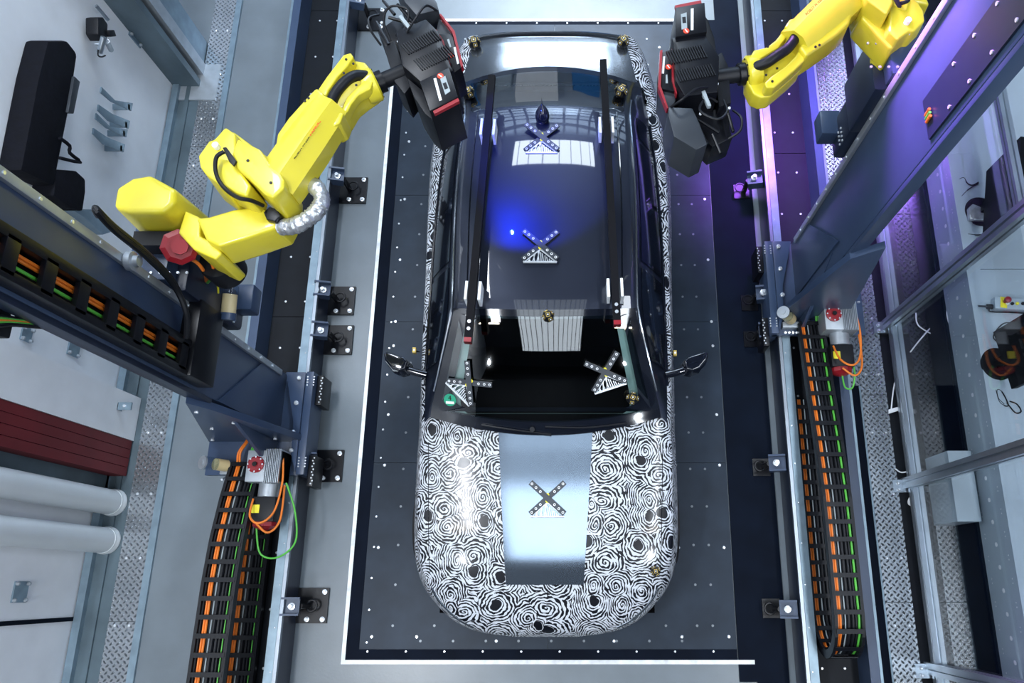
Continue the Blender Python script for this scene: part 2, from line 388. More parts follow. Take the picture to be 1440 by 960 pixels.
screws(t, p1, .009, .004, name='edge_screw')
p2 = []
for y in (-.38, .28, .93, 1.35, 1.95, 2.17, 2.75, 3.35, 3.95, 4.55, 5.0):
    for x in (-1.575, -1.23, .80, 1.16): p2.append((x, y, .008))
p2 += [(-.62, -.41, .008), (.28, -.41, .008)]
screws(t, p2, .013, .006, name='bed_bolt')
p3 = []
y = -.30
while y < 5.2:
    for x in (-1.42, -1.10, .68, .92, 1.04): p3.append((x, y, .008))
    y += .30
for i in range(9): p3.append((-1.2+i*.25, -.41, .008))
screws(t, p3, .010, .002, 'hole', 'tapped_hole', True)

# ============================================================ rail beds left and right
def rails(side):
    s = -1 if side == 'left' else 1
    X = (lambda x: x) if s < 0 else (lambda x: -x-.52)
    def bx(mb, a, b, y0, y1, z0, z1): a, b = X(a), X(b); return mb.box(min(a, b), max(a, b), y0, y1, z0, z1)
    t = base('gantry_rail_bed', (X(-2.4), 1, 0), 'navy %s floor rail bed with polished guide rail along the %s side of the car' % (side, side), 'rail')
    bx(MB(), -2.265, -2.17, Y0, 9.2, 0, .28).build('rail_beam', 'navy2', t, .004)
    bx(MB(), -2.262, -2.197, Y0, 9.2, .28, .30).build('cover_strip', 'galv', t)
    bx(MB(), -2.19, -2.165, Y0, 9.2, .28, .315).build('guide_rail', 'rail', t, .003)
    bx(MB(), -2.70, -2.63, Y0, 9.2, 0, .30).build('outer_beam', 'navy', t, .004)
    mb = bx(MB(), -2.725, -2.705, Y0, 9.2, .0, .29); mb.build('outer_cover', 'galv', t)
    mb = MB(); ys = [Y0, -1., .6, 2.2, 3.8, 5.4, 9.2]
    for a, b in zip(ys, ys[1:]): bx(mb, -2.63, -2.265, a+.003, b-.003, -.01, .05)
    mb.build('channel_plate', 'pit', t)
    pts = []; y = -.6
    while y < 5.6:
        pts += [(X(-2.53), y, .05), (X(-2.36), y, .05)]; y += .42
    screws(t, pts, .010, .004)
    pts = []; y = -.6
    while y < 5.6: pts.append((X(-2.215), y, .30)); y += .3
    screws(t, pts, .006, .003)
    return t
rails('left'); rails('right')

def bracket(x, y, s, label):
    t = base('floor_bracket', (x, y, 0), label, 'bracket', None, world=False)
    if s > 0:
        b1(-.13, .13, -.13, .13, -.01, .014, 'base_plate', 'blackm', t, .002)
        for dx, dy in ((.1, .1), (.1, -.1), (-.02, -.1)):
            o = MB().lathe([(.020, 0), (.020, .012), (.011, .014), (.011, .03)], n=12).build('bolt', 'bright', t); o.location = (s*dx, dy, .014)
    else: b1(-.07, .07, -.07, .07, -.01, .014, 'base_plate', 'blackm', t, .002)
    mb = MB().box(-.13, .0, -.06, .06, .0, .05); mb.box(-.13, .0, -.065, -.05, .0, .10); mb.box(-.13, .0, .05, .065, .0, .10)
    o = mb.build('clamp_arm', 'navy', t, .006); o.location = (-.02 if s > 0 else .15-.0, 0, .20); 
    if s < 0: o.location.x = .15
    o.rotation_euler = (0, R(14)*s, 0)
    o = MB().lathe([(.026, 0), (.026, .02), (.015, .022), (.015, .055)], n=14).build('leveling_bolt', 'bright', t); o.location = (s*-.06, 0, .25)
    o = MB().cyl((0, 0, .0), (0, 0, .20), .022).build('stud', 'blackm', t); o.location = (s*-.02, 0, .014)
    mb = MB(); mb.tube([(s*.03+.04*math.cos(a*.5236), .04*math.sin(a*.5236), .09) for a in range(13)], .008, 6, 2); mb.build('lifting_ring', 'blackm', t)
    return t
for (px, py, w) in ((523, 28, 'far end beside the scanner head'), (496, 268, 'level with the roof'), (478, 423, 'upper of the close pair'), (475, 478, 'lower of the close pair'), (460, 655, 'next to the left carriage'), (438, 851, 'nearest the front of the car')):
    p = at(px, py, 0); bracket(p.x, p.y, 1, 'black floor bracket with bolted square plate on the left, '+w)
for (py, w) in ((255, 'level with the roof'), (415, 'just above the carriage base'), (467, 'just below the upper one beside the carriage'), (652, 'midway along the hood'), (856, 'nearest the front of the car')):
    p = at(1080, py, .2); bracket(1.50, p.y, -1, 'navy floor bracket on the dark right strip, '+w)

# ============================================================ gantry column assembly
def gantry(side):
    s = -1 if side == 'left' else 1
    DX, DY = (0, 0) if s < 0 else (-.52, 1.13)
    def P(x, y, z): return Vector((x, y, z)) if s < 0 else Vector((-x+DX, y+DY, z))
    TF = Matrix.Identity(4) if s < 0 else Matrix.Translation((DX, DY, 0)) @ Matrix.Diagonal((-1, 1, 1, 1))
    t = base('gantry_carriage', P(-2.45, 1.2, .3), 'navy %s gantry carriage with tall column rising towards the camera' % side, 'gantry')
    YC = 1.13 if s < 0 else 1.0
    TA = Matrix.Identity(4) if s < 0 else Matrix.Translation((4.377, 1.175, 0))
    def PA(x, y, z): return TA @ Vector((x, y, z))
    def bx(name, m, a, b, c, d, e, f, bev=.004, par=None): 
        return MB().box(a, b, c, d, e, f).build(name, m, par or t, bev, tf=TF)
    # carriage
    bx('carriage_plate', 'navy', -2.86, -2.10, .80, 1.61, .33, .37)
    bx('side_plate', 'navy', -2.145, -2.085, .80, 1.61, .16, .42)
    for k in range(16):
        p = P(-2.115 + (.035 if k % 2 else -.015), (.86 if k < 8 else 1.5)+.022*((k % 8)//2), .42)
        MB().lathe([(.006, 0), (.006, .004)], p, n=8).build('screw', 'bright', t)
    mb = MB().poly3([(-2.30, 1.60, .42), (-2.145, 1.60, .42), (-2.145, .82, .42), (-2.19, .95, .42), (-2.20, 1.2, .42)], (0, 0, .02)); mb.build('foot_flange', 'navy', t, .003, tf=TF)
    for y in (1.55, 1.35, 1.12, .98):
        MB().lathe([(.018, 0), (.018, .014), (.010, .02)], P(-2.19, y, .44), n=10).build('bolt', 'bright', t)
    for yy in (1.50, .86):
        mb = MB().box(-2.085, -2.035, yy-.14, yy+.10, .12, .34); mb.build('guide_block', 'blackm', t, .006, tf=TF)
        for k in range(10): MB().lathe([(.006, 0), (.006, .005)], P(-2.05+.01*(k % 2), yy-.12+.022*k, .34), n=8).build('screw', 'bright', t)
    # column
    bx('column', 'navy', -2.45, -2.33, YC, 1.61, .37, 4.3, .012)
    bx('column_rail', 'cast', -2.33, -2.305, 1.555, 1.60, .5, 4.3, .002)
    for k in range(15): MB().lathe([(.009, 0), (.009, .005)], P(-2.305, 1.578, .7+k*.22), (-s, 0, 0), n=8).build('rail_screw', 'bright', t)
    # duct along the corner of the column
    bx('cable_trough', 'navy2' if s < 0 else 'navy', -2.42, -2.335, YC-.03, YC+.005, 1.5, 4.3, .004)
    # gussets
    gp = [(-2.40, 1.06, 1.70), (-2.87, 1.06, .36), (-2.12, 1.06, .36), (-2.33, 1.06, 1.5)] if s < 0 else [(-2.50, .93, 1.78), (-2.69, .93, .48), (-2.69, .93, .36), (-2.12, .93, .36), (-2.33, .93, 1.6)]
    MB().poly3(gp, (0, .05, 0)).build('gusset', 'navy', t, .004, tf=TF)
    MB().poly3([(-2.325, 1.11, 1.3), (-2.325, .83, .37), (-2.325, 1.13, .37)], (-.03, 0, 0)).build('gusset', 'navy', t, .004, tf=TF)
    MB().poly3([(-2.33, 1.60, .37), (-2.33, 1.60, .8), (-2.33, 1.13, 1.45), (-2.33, 1.13, .37)], (.012, 0, 0)).build('stiffener', 'navy', t, .003, tf=TF)
    for (x, z) in ((-2.45, 1.45), (-2.60, .9), (-2.80, .45), (-2.3, .5), (-2.36, 1.1)):
        MB().lathe([(.014, 0), (.014, .01)], P(x, 1.06, z), (0, -1, 0), n=10).build('bolt', 'bright', t)
    # vertical energy chain on the column face
    if s < 0:
        vc = base('column_cable_chain', P(-2.29, 1.25, 1.8), 'black cable chain with orange and green cables running up the left column', 'cable chain')
        MB().box(-2.33, -2.325, 1.15, 1.36, 2.0, 4.2).build('back_web', 'blackm', vc, tf=TF)
        for y0, y1 in ((1.15, 1.19), (1.31, 1.36)): MB().box(-2.325, -2.25, y0, y1, 2.0, 4.2).build('side_band', 'blackm', vc, .003, tf=TF)
        for k in range(10): MB().box(-2.275, -2.25, 1.17, 1.33, 2.04+k*.235, 2.12+k*.235).build('crossbar', 'blackm', vc, .003, tf=TF)
        for k, (y, m) in enumerate(((1.29, 'orange'), (1.272, 'orange'), (1.235, 'green'), (1.21, 'ylab'))):
            MB().tube([P(-2.30, y, 2.0), P(-2.30, y, 4.2)], .008 if m != 'ylab' else .005, 8, 0).build('cable', m, vc, smooth=True)
    else:
        vc = base('column_cable_slot', (1.80, 2.28, 3), 'dark rounded cable slot with coloured cable ends in the face of the right column', 'cable slot')
        MB().box(1.797, 1.809, 2.17, 2.40, 2.86, 4.25).build('slot_panel', 'navy2', vc, .06)
        for k in range(12): MB().lathe([(.010, 0), (.010, .005)], (1.797, 2.20+(k % 2)*.17, 3.1+k*.1), (-1, 0, 0), n=8).build('screw', 'bright', vc)
        for k, m in enumerate(('orange', 'green', 'orange')): MB().tube([(1.79, 2.26+k*.02, 2.88), (1.785, 2.26+k*.02, 2.94)], .008, 8, 0).build('cable_end', m, vc)
    # gear motor hanging on the -y side
    g = base('gear_motor', PA(-2.35, .75, .5), 'finned aluminium gear motor with red disc and orange cables on the %s carriage' % side, 'motor')
    mb = MB().box(-2.44, -2.19, .72, .95, .42, .62)
    for k in range(9): mb.box(-2.30+k*.013, -2.294+k*.013, .71, .96, .42, .64)
    mb.build('gearbox', 'cast', g, .004, tf=TA)
    MB().lathe([(.062, 0), (.062, .012), (.050, .02), (.020, .02), (.020, .03)], PA(-2.37, .845, .62), n=12).build('red_disc', 'red', g)
    MB().lathe([(.018, 0), (.016, .006)], PA(-2.37, .845, .652)).build('hub', 'blackm', g)
    for k in range(8):
        a = k*.785; MB().lathe([(.006, 0), (.006, .005)], PA(-2.37+.053*math.cos(a), .845+.053*math.sin(a), .638), n=6).build('screw', 'bright', g)
    MB().cyl(PA(-2.30, .72, .5), PA(-2.30, .62, .5), .075).build('neck', 'cast', g, smooth=True)
    MB().box(-2.40, -2.22, .44, .62, .38, .56).build('motor_body', 'black', g, .012, tf=TA)
    MB().lathe([(.085, 0), (.085, .03), (.05, .05), (.02, .06)], PA(-2.31, .44, .48), (0, -1, 0), n=10).build('red_cap', 'red', g)
    MB().box(-2.385, -2.33, .50, .56, .56, .565).build('warning_label', 'ylab', g, tf=TA)
    MB().tube([PA(-2.38, .60, .57), PA(-2.36, .47, .64), PA(-2.28, .42, .66), PA(-2.2, .5, .62), PA(-2.17, .7, .6), PA(-2.19, .88, .58), PA(-2.24, .96, .5)], .008, 8, 6).build('orange_cable', 'orange', g, smooth=True)
    MB().tube([PA(-2.33, .42, .58), PA(-2.24, .36, .58), PA(-2.17, .45, .56), PA(-2.165, .7, .56)], .008, 8, 6).build('orange_cable', 'orange', g, smooth=True)
    gpts = [PA(-2.36, .40, .5), PA(-2.33, .22, .45), PA(-2.2, .19, .45), PA(-2.08, .30, .45), PA(-2.09, .52, .5), PA(-2.16, .72, .55)] if s < 0 else [PA(-2.31, .40, .5), PA(-2.28, .30, .45), PA(-2.22, .30, .45), PA(-2.21, .42, .5), PA(-2.26, .50, .55)]
    MB().tube(gpts, .007, 8, 6).build('green_cable', 'green', g, smooth=True)
    # lubricator
    l = base('grease_lubricator', PA(-2.66, .83, .4), 'clear grease lubricator with cream filling on the %s carriage' % side, 'lubricator')
    q = PA(-2.66, .86, .46); e = PA(-2.76, .86, .62)
    MB().box(-2.72, -2.58, .80, .85, .37, .43).build('holder', 'cast', l, .004, tf=TA)
    MB().cyl(q, q.lerp(e, .5), .045).build('grease_cup', 'cream', l, smooth=True)
    MB().cyl(q.lerp(e, .5), e, .048).build('clear_cup', 'clear', l, smooth=True)
    MB().lathe([(.05, 0), (.05, .012), (.02, .014), (.02, .02)], e, e-q).build('cap', 'cast', l, smooth=True)
    for k in range(4): MB().cyl(PA(-2.70+k*.03, .78, .37), PA(-2.70+k*.03, .76, .42), .009, n=8).build('nipple', 'bright', l)
    # horizontal energy chain
    c = base('cable_chain', P(-2.53, .4, 0), 'black looped cable chain with orange and green cables on the floor beside the %s carriage' % side, 'cable chain')
    r = .255; zl = .13; path = []
    up = [(2.0, .42), (1.5, .5), (1.0, .585), (.6, .635), (.2, .64), (-.2, .64)] if s > 0 else [(.86, .45), (.6, .54), (.3, .61), (0, .64), (-.5, .65), (-1.0, .65)]
    def yy(y): return y
    yb = -.22 if s > 0 else -1.3
    path = [Vector((0, y, z)) for y, z in up]
    for k in range(9):
        a = math.pi/2+math.pi*k/8; path.append(Vector((0, yb+r*math.cos(a), zl+r+r*math.sin(a))))
    ylow = 1.45 if s > 0 else .62
    path += [Vector((0, yb+(ylow-yb)*k/8, zl)) for k in range(1, 9)]
    # resample
    d = [0]
    for a, b in zip(path, path[1:]): d.append(d[-1]+(b-a).length)
    def pt(q):
        for i in range(len(path)-1):
            if q <= d[i+1]: return path[i].lerp(path[i+1], (q-d[i])/(d[i+1]-d[i]))
        return path[-1]
    cx = 1.88 if s > 0 else -2.51
    hw = .112 if s < 0 else .095
    def off(xo, k=60, n0=0.):                          # path moved sideways and across the chain thickness
        out = []
        for i in range(k+1):
            q = d[-1]*i/k; p = pt(q); dd = (pt(min(q+.02, d[-1]))-pt(max(q-.02, 0))).normalized(); nn = Vector((0, -dd.z, dd.y))
            out.append(Vector((cx+xo, p.y, p.z))+nn*n0)
        return out
    def band(x0, w, h):
        mb = MB(); P0 = off(x0, 70, -h/2); P1 = off(x0, 70, h/2); v = []
        for a, b in zip(P0, P1):
            v.append([mb.bm.verts.new(a), mb.bm.verts.new(a+Vector((w, 0, 0))), mb.bm.verts.new(b+Vector((w, 0, 0))), mb.bm.verts.new(b)])
        for a, b in zip(v, v[1:]):
            for i in range(4): mb.bm.faces.new((a[i], a[(i+1) % 4], b[(i+1) % 4], b[i]))
        mb.bm.faces.new(v[0]); mb.bm.faces.new(v[-1][::-1]); return mb
    band(-hw-.01, .022, .06).build('side_band', 'black', c); band(hw-.012, .022, .06).build('side_band', 'black', c)
    band(-hw, 2*hw, .004).build('under_web', 'blackm', c).location += Vector((0, 0, -.016))
    N = int(d[-1]/.122)
    for k in range(N+1):
        q = k*.122; p = pt(q); dd = (pt(min(q+.02, d[-1]))-pt(max(q-.02, 0))).normalized(); nn = Vector((0, -dd.z, dd.y))
        for sg in (1, -1):
            m4 = Matrix((( 1, 0, 0, cx), (0, dd.y, nn.y, p.y+nn.y*.03*sg), (0, dd.z, nn.z, p.z+nn.z*.03*sg), (0, 0, 0, 1)))
            MB().box(-hw, hw, -.016, .016, -.004, .004, m4).build('crossbar', 'black', c)
    cabs = [(-.072, 'orange', .008), (-.055, 'orange', .008), (-.022, 'labg', .005), (.074, 'green', .0085 if s > 0 else .004), (.090, 'ylab' if s > 0 else 'black', .004), (.0, 'black', .014), (.03, 'black', .012), (.052, 'black', .008), (-.094, 'black', .008)]
    for x0, m, rr in cabs: MB().tube(off(x0 if s < 0 or True else -x0, 44, 0), rr, 6, 0).build('cable', m, c, smooth=True)
    # loose ends feeding into the chain
    a = off(0, 44, 0)[0]
    for k, (x0, m) in enumerate(((-.07, 'orange'), (-.05, 'orange'), (.05, 'green'), (.07, 'green'))):
        MB().tube([a+Vector((x0, 0, 0)), a+Vector((x0*.8, .09, .05)), a+Vector((x0*.6+.02, .18, .02)), a+Vector((x0*.6, .24, -.06))], .008, 8, 5).build('loose_cable', m, c, smooth=True)
    return t
gantry('left'); gantry('right')

# ============================================================ ROBOT
ZR = 2.6
def robot(tf, z_off, label, hose=True, full=True):
    def Q(px, py, z=0): v = tf @ at(px, py, ZR); return Vector((v.x, v.y, ZR+z))
    def o2(pts): return [Q(a, b).xy for a, b in pts]
    c = Q(235, 330)
    t = base('robot_arm', (c.x, c.y, ZR-.5), label, 'robot')
    def pz(name, m, pts, z0, z1, bev=.012, top=None): return MB().prism(o2(pts), ZR+z0, ZR+z1, top=top).build(name, m, t, bev, seg=3)
    # shoulder: big motor cover, turret, swivel base
    if full:
        pz('shoulder_cover', 'yellow', [(155, 296), (160, 264), (186, 248), (214, 243), (256, 266), (254, 290), (236, 306), (178, 305)], -.38, .02, .03, .86)
        MB().prism(o2([(250, 286), (272, 296), (271, 322), (290, 332), (303, 347), (293, 356), (262, 342), (240, 318)]), ZR-.40, ZR-.08).build('shoulder_turret', 'yellow', t, .012, seg=3)
        MB().lathe([(.11, 0), (.11, .14), (.10, .16)], Q(262, 328, -.52), n=28).build('swivel_base', 'black', t, .004)
        MB().box(-.13, .13, -.045, .04, -.14, .06, Matrix.Translation(Q(198, 316, -.22))).build('motor_housing', 'black', t, .015)
        d = MB().lathe([(.098, 0), (.098, .03), (.07, .045), (.045, .045), (.045, .08), (.01, .08)], Q(232, 330, -.16), (.5, -.35, 1.), n=8).build('red_disc', 'red', t)
        MB().poly3([Q(224, 320, -.10), Q(229, 318, -.10), Q(226, 326, -.10)], (0, 0, .004)).build('warning_label', 'ylab', t)
    # lower link
    pz('lower_link', 'yellow', [(268, 303), (288, 301), (325, 290), (362, 285), (400, 300), (391, 318), (345, 334), (302, 347), (284, 338)], -.24, -.02, .02, .92)
    pz('pivot_cap', 'blackm', [(372, 300), (380, 292), (392, 296), (396, 305), (388, 313), (376, 310)], -.03, .015, .006)
    # elbow motor cover
    pz('elbow_motor_cover', 'yellow', [(334, 192), (350, 203), (352, 240), (345, 270), (330, 288), (304, 269), (294, 256), (291, 238), (308, 214), (316, 212)], -.12, .14, .028, .85)
    pz('elbow_motor_flange', 'yellow', [(316, 213), (334, 192), (386, 230), (384, 250), (350, 262), (322, 236)], -.10, .08, .02, .93)
    pz('elbow_plate', 'yellow', [(322, 240), (345, 244), (372, 282), (366, 298), (352, 294), (330, 282), (318, 262)], -.06, .155, .014, .9)
    pz('elbow_casting', 'yellow', [(352, 218), (385, 234), (400, 257), (415, 270), (420, 279), (420, 290), (404, 305), (392, 300), (368, 276), (352, 262), (344, 240)], -.08, .19, .016, .93)
    MB().cyl(Q(322, 227, .12), Q(322, 227, .17), .017).build('grease_cap', 'labw', t, smooth=True)
    MB().cyl(Q(315, 218, .08), Q(315, 218, .12), .010).build('grease_cap', 'labw', t, smooth=True)
    MB().prism(o2([(336, 236), (341, 235), (355, 254), (351, 261), (345, 255)]), ZR+.19, ZR+.205).build('connector_panel', 'black', t, .004)
    for a, b in ((369, 252), (400, 282)): MB().lathe([(.008, 0), (.008, .004)], Q(a, b, .19), n=10).build('plug', 'black', t)
    MB().tube([Q(338, 241, .2), Q(328, 248, .2), Q(325, 262, .19), Q(328, 276, .18), Q(338, 289, .17), Q(352, 297, .15), Q(366, 297, .12), Q(374, 294, .04)], .011, 8, 5).build('cable_loop', 'black', t, smooth=True)
    # forearm, six faces along its axis
    e = Q(404, 262, .06); w = Q(472, 162, .06)
    axis = (w-e).normalized(); side = axis.cross(Vector((0, 0, 1))).normalized()
    m4 = Matrix(((axis.x, side.x, 0, e.x), (axis.y, side.y, 0, e.y), (0, 0, 1, e.z), (0, 0, 0, 1)))
    L = (w-e).length; mb = MB(); rings = []
    for q, hw, zt, zb in ((-.06, .115, .12, -.12), (.0, .117, .13, -.12), (L*.45, .117, .13, -.12), (L*.80, .112, .12, -.11), (L, .105, .11, -.10)):
        ring = [(-hw, -.04), (-hw, zt*.45), (-hw*.25, zt), (hw*.35, zt), (hw, zt*.35), (hw, zb*.6), (hw*.4, zb), (-hw*.5, zb)]
        rings.append([mb.bm.verts.new(m4 @ Vector((q, a, b))) for a, b in ring])
    for a, b in zip(rings, rings[1:]):
        for i in range(8): mb.bm.faces.new((a[i], a[(i+1) % 8], b[(i+1) % 8], b[i]))
    mb.bm.faces.new(rings[0]); mb.bm.faces.new(rings[-1][::-1])
    fa = mb.build('forearm', 'yellow', t, .010, seg=3)
    pz('forearm_shoulder', 'yellow', [(400, 207), (416, 184), (440, 157), (457, 139), (470, 150), (455, 176), (425, 215), (404, 240), (397, 226)], -.05, .13, .02, .93)
    pz('forearm_lip', 'yellow', [(462, 170), (475, 172), (492, 177), (487, 190), (478, 195), (462, 184)], -.05, .12, .01)
    # wrist fork
    pz('wrist_casting', 'yellow', [(455, 141), (468, 122), (490, 93), (502, 88), (514, 90), (526, 104), (530, 130), (512, 142), (500, 152), (488, 172), (470, 172), (452, 160)], -.10, .02, .014)
    pz('wrist_rib', 'yellow', [(455, 141), (468, 122), (490, 93), (500, 90), (504, 96), (496, 108), (482, 124), (470, 142), (464, 158)], .02, .10, .010)
    pz('wrist_rib', 'yellow', [(530, 128), (527, 138), (510, 147), (500, 160), (492, 176), (484, 172), (494, 150), (508, 136), (520, 124)], .02, .09, .010)
    wj = Q(519, 122, .0); wd_ = (Q(545, 111, 0)-Q(519, 122, 0)).normalized()
    MB().lathe([(.088, -.03), (.096, 0), (.096, .04), (.085, .05), (.07, .05)], wj, wd_, n=32).build('wrist_flange', 'yellow', t, smooth=True)
    for k in range(8):
        a = k*.785; q = wd_.to_track_quat('Z', 'Y'); p = wj+wd_*.05+q@Vector((.078*math.cos(a), .078*math.sin(a), 0))
        MB().lathe([(.005, 0), (.005, .005)], p, wd_, n=6).build('screw', 'blackm', t)
    MB().tube([Q(470, 178, .10), Q(474, 166, .12), Q(482, 148, .12), (Q(496, 132, .12)), Q(508, 122, .10), Q(520, 118, .07)], .030, 14, 6).build('hose', 'black', t, smooth=True)
    for a, b in ((504, 106), (494, 100), (491, 119), (510, 140), (445, 158), (440, 162)): MB().lathe([(.007, 0), (.007, .004)], Q(a, b, .101 if a > 480 and b < 125 else .13), n=10).build('plug', 'black', t)
    MB().cyl(wj+wd_*.05, wj+wd_*.09, .062).build('tool_adapter', 'blackm', t, smooth=True)
    MB().cyl(wj+wd_*.09, wj+wd_*.23, .045).build('tool_spindle', 'black', t, smooth=True)
    if hose:
        MB().tube([Q(418, 256, -.02), Q(430, 255, -.02), Q(445, 264, 0), Q(453, 280, 0), Q(446, 296, 0), Q(432, 308, 0), Q(412, 315, -.02), Q(390, 312, -.06)], .044, 12, 8, .22).build('foil_hose', 'foil', t, smooth=True)
    # lettering along the forearm
    tx = -axis if axis.x < 0 and False else axis
    ang = math.atan2(axis.y, axis.x)
    flip = 0 if math.cos(ang) > 0 else math.pi
    for s_, q, m, sz in (('FANUC', .30, 'sign', .030), ('ROBOT M-20iA', .17, 'black', .022)):
        if flip: q = .47-q
        p = m4 @ Vector((q, .055, 0)); p.z = ZR+.06+.118
        o = text('lettering', s_, sz, m, t, Matrix.Translation(p-ROOTS[t.name]) @ Matrix.Rotation(ang+flip, 4, 'Z') @ Matrix.Rotation(R(-22) if not flip else R(22), 4, 'X'))
    # -------- scanner head
    h = base('scanner_head', Q(598, 95, -.1), label.replace('yellow', 'black').split(' robot')[0]+' optical scanner head with red edged cameras', 'scanner')
    h['label'] = SCAN[label]
    def hz(name, m, pts, z0, z1, bev=.006, top=None, par=None): return MB().prism(o2(pts), ZR+z0, ZR+z1, top=top).build(name, m, par or h, bev)
    hz('mounting_plate', 'black', [(541, 70), (556, 60), (570, 100), (580, 122), (570, 135), (556, 118)], -.22, .02)
    hz('scanner_body', 'blackm', [(560, 62), (604, 44), (622, 62), (640, 112), (645, 120), (636, 122), (598, 137), (570, 112)], -.28, .12, .012, .95)
    # fins on the body
    f0 = Q(566, 92, .12); f1 = Q(618, 56, .12); f2 = Q(602, 132, .12)
    for a0, a1, n, b0, b1_ in ((.0, .92, 17, .06, .42),):
        pass
    U = (Q(616, 60)-Q(570, 82)); V = (Q(606, 130)-Q(574, 92))
    for row, (va, vb) in enumerate(((0.0, .34), (.55, .92))):
        for k in range(15):
            a = Q(570, 84)+U*(k/14*.94+.02); p0 = a+V*va; p1 = a+V*vb; n = Vector((p1-p0).xy.normalized())
            q = Vector((-n.y, n.x))*.0035
            MB().prism([(p0.xy-q)[:], (p0.xy+q)[:], (p1.xy+q)[:], (p1.xy-q)[:]], ZR+.11, ZR+.128).build('cooling_fin', 'black', h)
    sh = hz('shade_box', 'greybox', [(560, 0), (572, -10), (604, -2), (618, 20), (621, 31), (590, 38), (576, 22)], -.20, .10, .008)
    hz('frame', 'blackm', [(528, 36), (552, 18), (586, 36), (600, 50), (560, 66), (546, 72)], -.25, -.05, .006)
    for a, b, c_, d_ in ((540, 4, 556, 24), (548, 28, 590, 40), (530, 34, 548, 66), (560, 10, 586, 40)):
        MB().tube([Q(a, b, .02), Q(c_, d_, .02)], .010, 8, 0).build('strut', 'blackm', h, smooth=True)
    MB().tube([Q(552, 66, .05), Q(545, 45, .1), Q(556, 30, .12), Q(580, 35, .12), Q(575, 56, .1), Q(560, 60, .06)], .007, 6, 6).build('wire', 'black', h, smooth=True)
    MB().tube([Q(578, 66, .12), Q(592, 54, .16), Q(606, 36, .16), Q(618, 32, .1)], .007, 6, 6).build('wire', 'black', h, smooth=True)
    MB().tube([Q(534, 24, .02), Q(522, 34, .05), Q(524, 50, .05), Q(536, 64, 0)], .007, 6, 6).build('wire', 'black', h, smooth=True)
    for a, b in ((566, 76), (571, 74), (568, 72), (575, 71), (578, 33), (543, 50)): MB().lathe([(.008, 0), (.008, .01), (.005, .012)], Q(a, b, .10), n=8).build('connector', 'bright', h)
    hz('grey_tag', 'labg', [(567, 44), (571, 42), (584, 58), (580, 61)], .10, .125, .001)
    # camera housing with red edge trims
    hz('side_camera', 'blackm', [(617, 58), (638, 57), (652, 104), (638, 114), (632, 96)], -.18, .06, .004)
    hz('side_hood', 'greybox', [(619, 32), (640, 56), (622, 66), (615, 50)], -.16, .04, .004)
    for pts in (((621, 33), (623, 32), (642, 56), (654, 104), (651, 106), (639, 58)), ((615, 54), (617, 54), (627, 70), (639, 112), (636, 114), (624, 72))):
        hz('red_trim', 'red', list(pts), .03, .075, 0)
    hz('lower_camera', 'blackm', [(597, 136), (637, 117), (649, 158), (611, 177)], -.26, .14, .005)
    hz('lower_cowl', 'black', [(575, 118), (597, 136), (611, 177), (600, 168), (585, 145)], -.26, .06, .005)
    hz('red_trim', 'red', [(615, 176), (649, 158), (651, 162), (617, 180)], .112, .134, 0)
    def stick(name, m, pts, z, zz=.003): return hz(name, m, pts, z, z+zz, 0)
    stick('white_label', 'labw', [(640, 77), (643, 76), (648, 99), (645, 100)], .06)
    stick('white_label', 'labw', [(616, 133), (619.5, 132), (627.5, 162), (624, 163.5)], .14)
    lg = stick('grey_label', 'labg', [(625, 133), (632, 129), (639, 150), (632, 155)], .14)
    stick('printed_mark', 'black', [(628.5, 140), (633, 138), (636, 146), (631.5, 148)], .143, .002)
    stick('label_mark', 'labg', [(631, 66), (634, 65), (637, 76), (635, 77)], .06)
    for cx_, cy_, z in ((636.5, 87.5, .06), (625.2, 129, .14)):
        c0 = Q(cx_, cy_, z)
        MB().cyl(c0, c0+Vector((0, 0, .003)), .017).build('stop_sign', 'sign', h)
        MB().box(-.012, .012, -.003, .003, .003, .0045, Matrix.Translation(c0) @ Matrix.Rotation(ang+1.35, 4, 'Z')).build('sign_bar', 'labw', h)
    return t
SCAN = {}
A = 'yellow robot arm reaching from the left column, with foil wrapped hose'; B = 'yellow robot arm entering from the upper right corner'
SCAN[A] = 'black scanner head on the left robot arm, above the rear of the car'
SCAN[B] = 'black scanner head on the right robot arm, beside the car'
robot(Matrix.Identity(4), 0, A)
a0 = at(533, 115, ZR); a1 = at(294, 250, ZR); c0 = at(1045, 105, ZR); c1 = at(1284, 44, ZR)
th = math.atan2((c1-c0).y, (c1-c0).x)-math.atan2((a1-a0).y, (a1-a0).x)
RT = Matrix.Translation(c0) @ Matrix.Rotation(th, 4, 'Z') @ Matrix.Translation(-a0)
robot(RT, 0, B, hose=False, full=False)

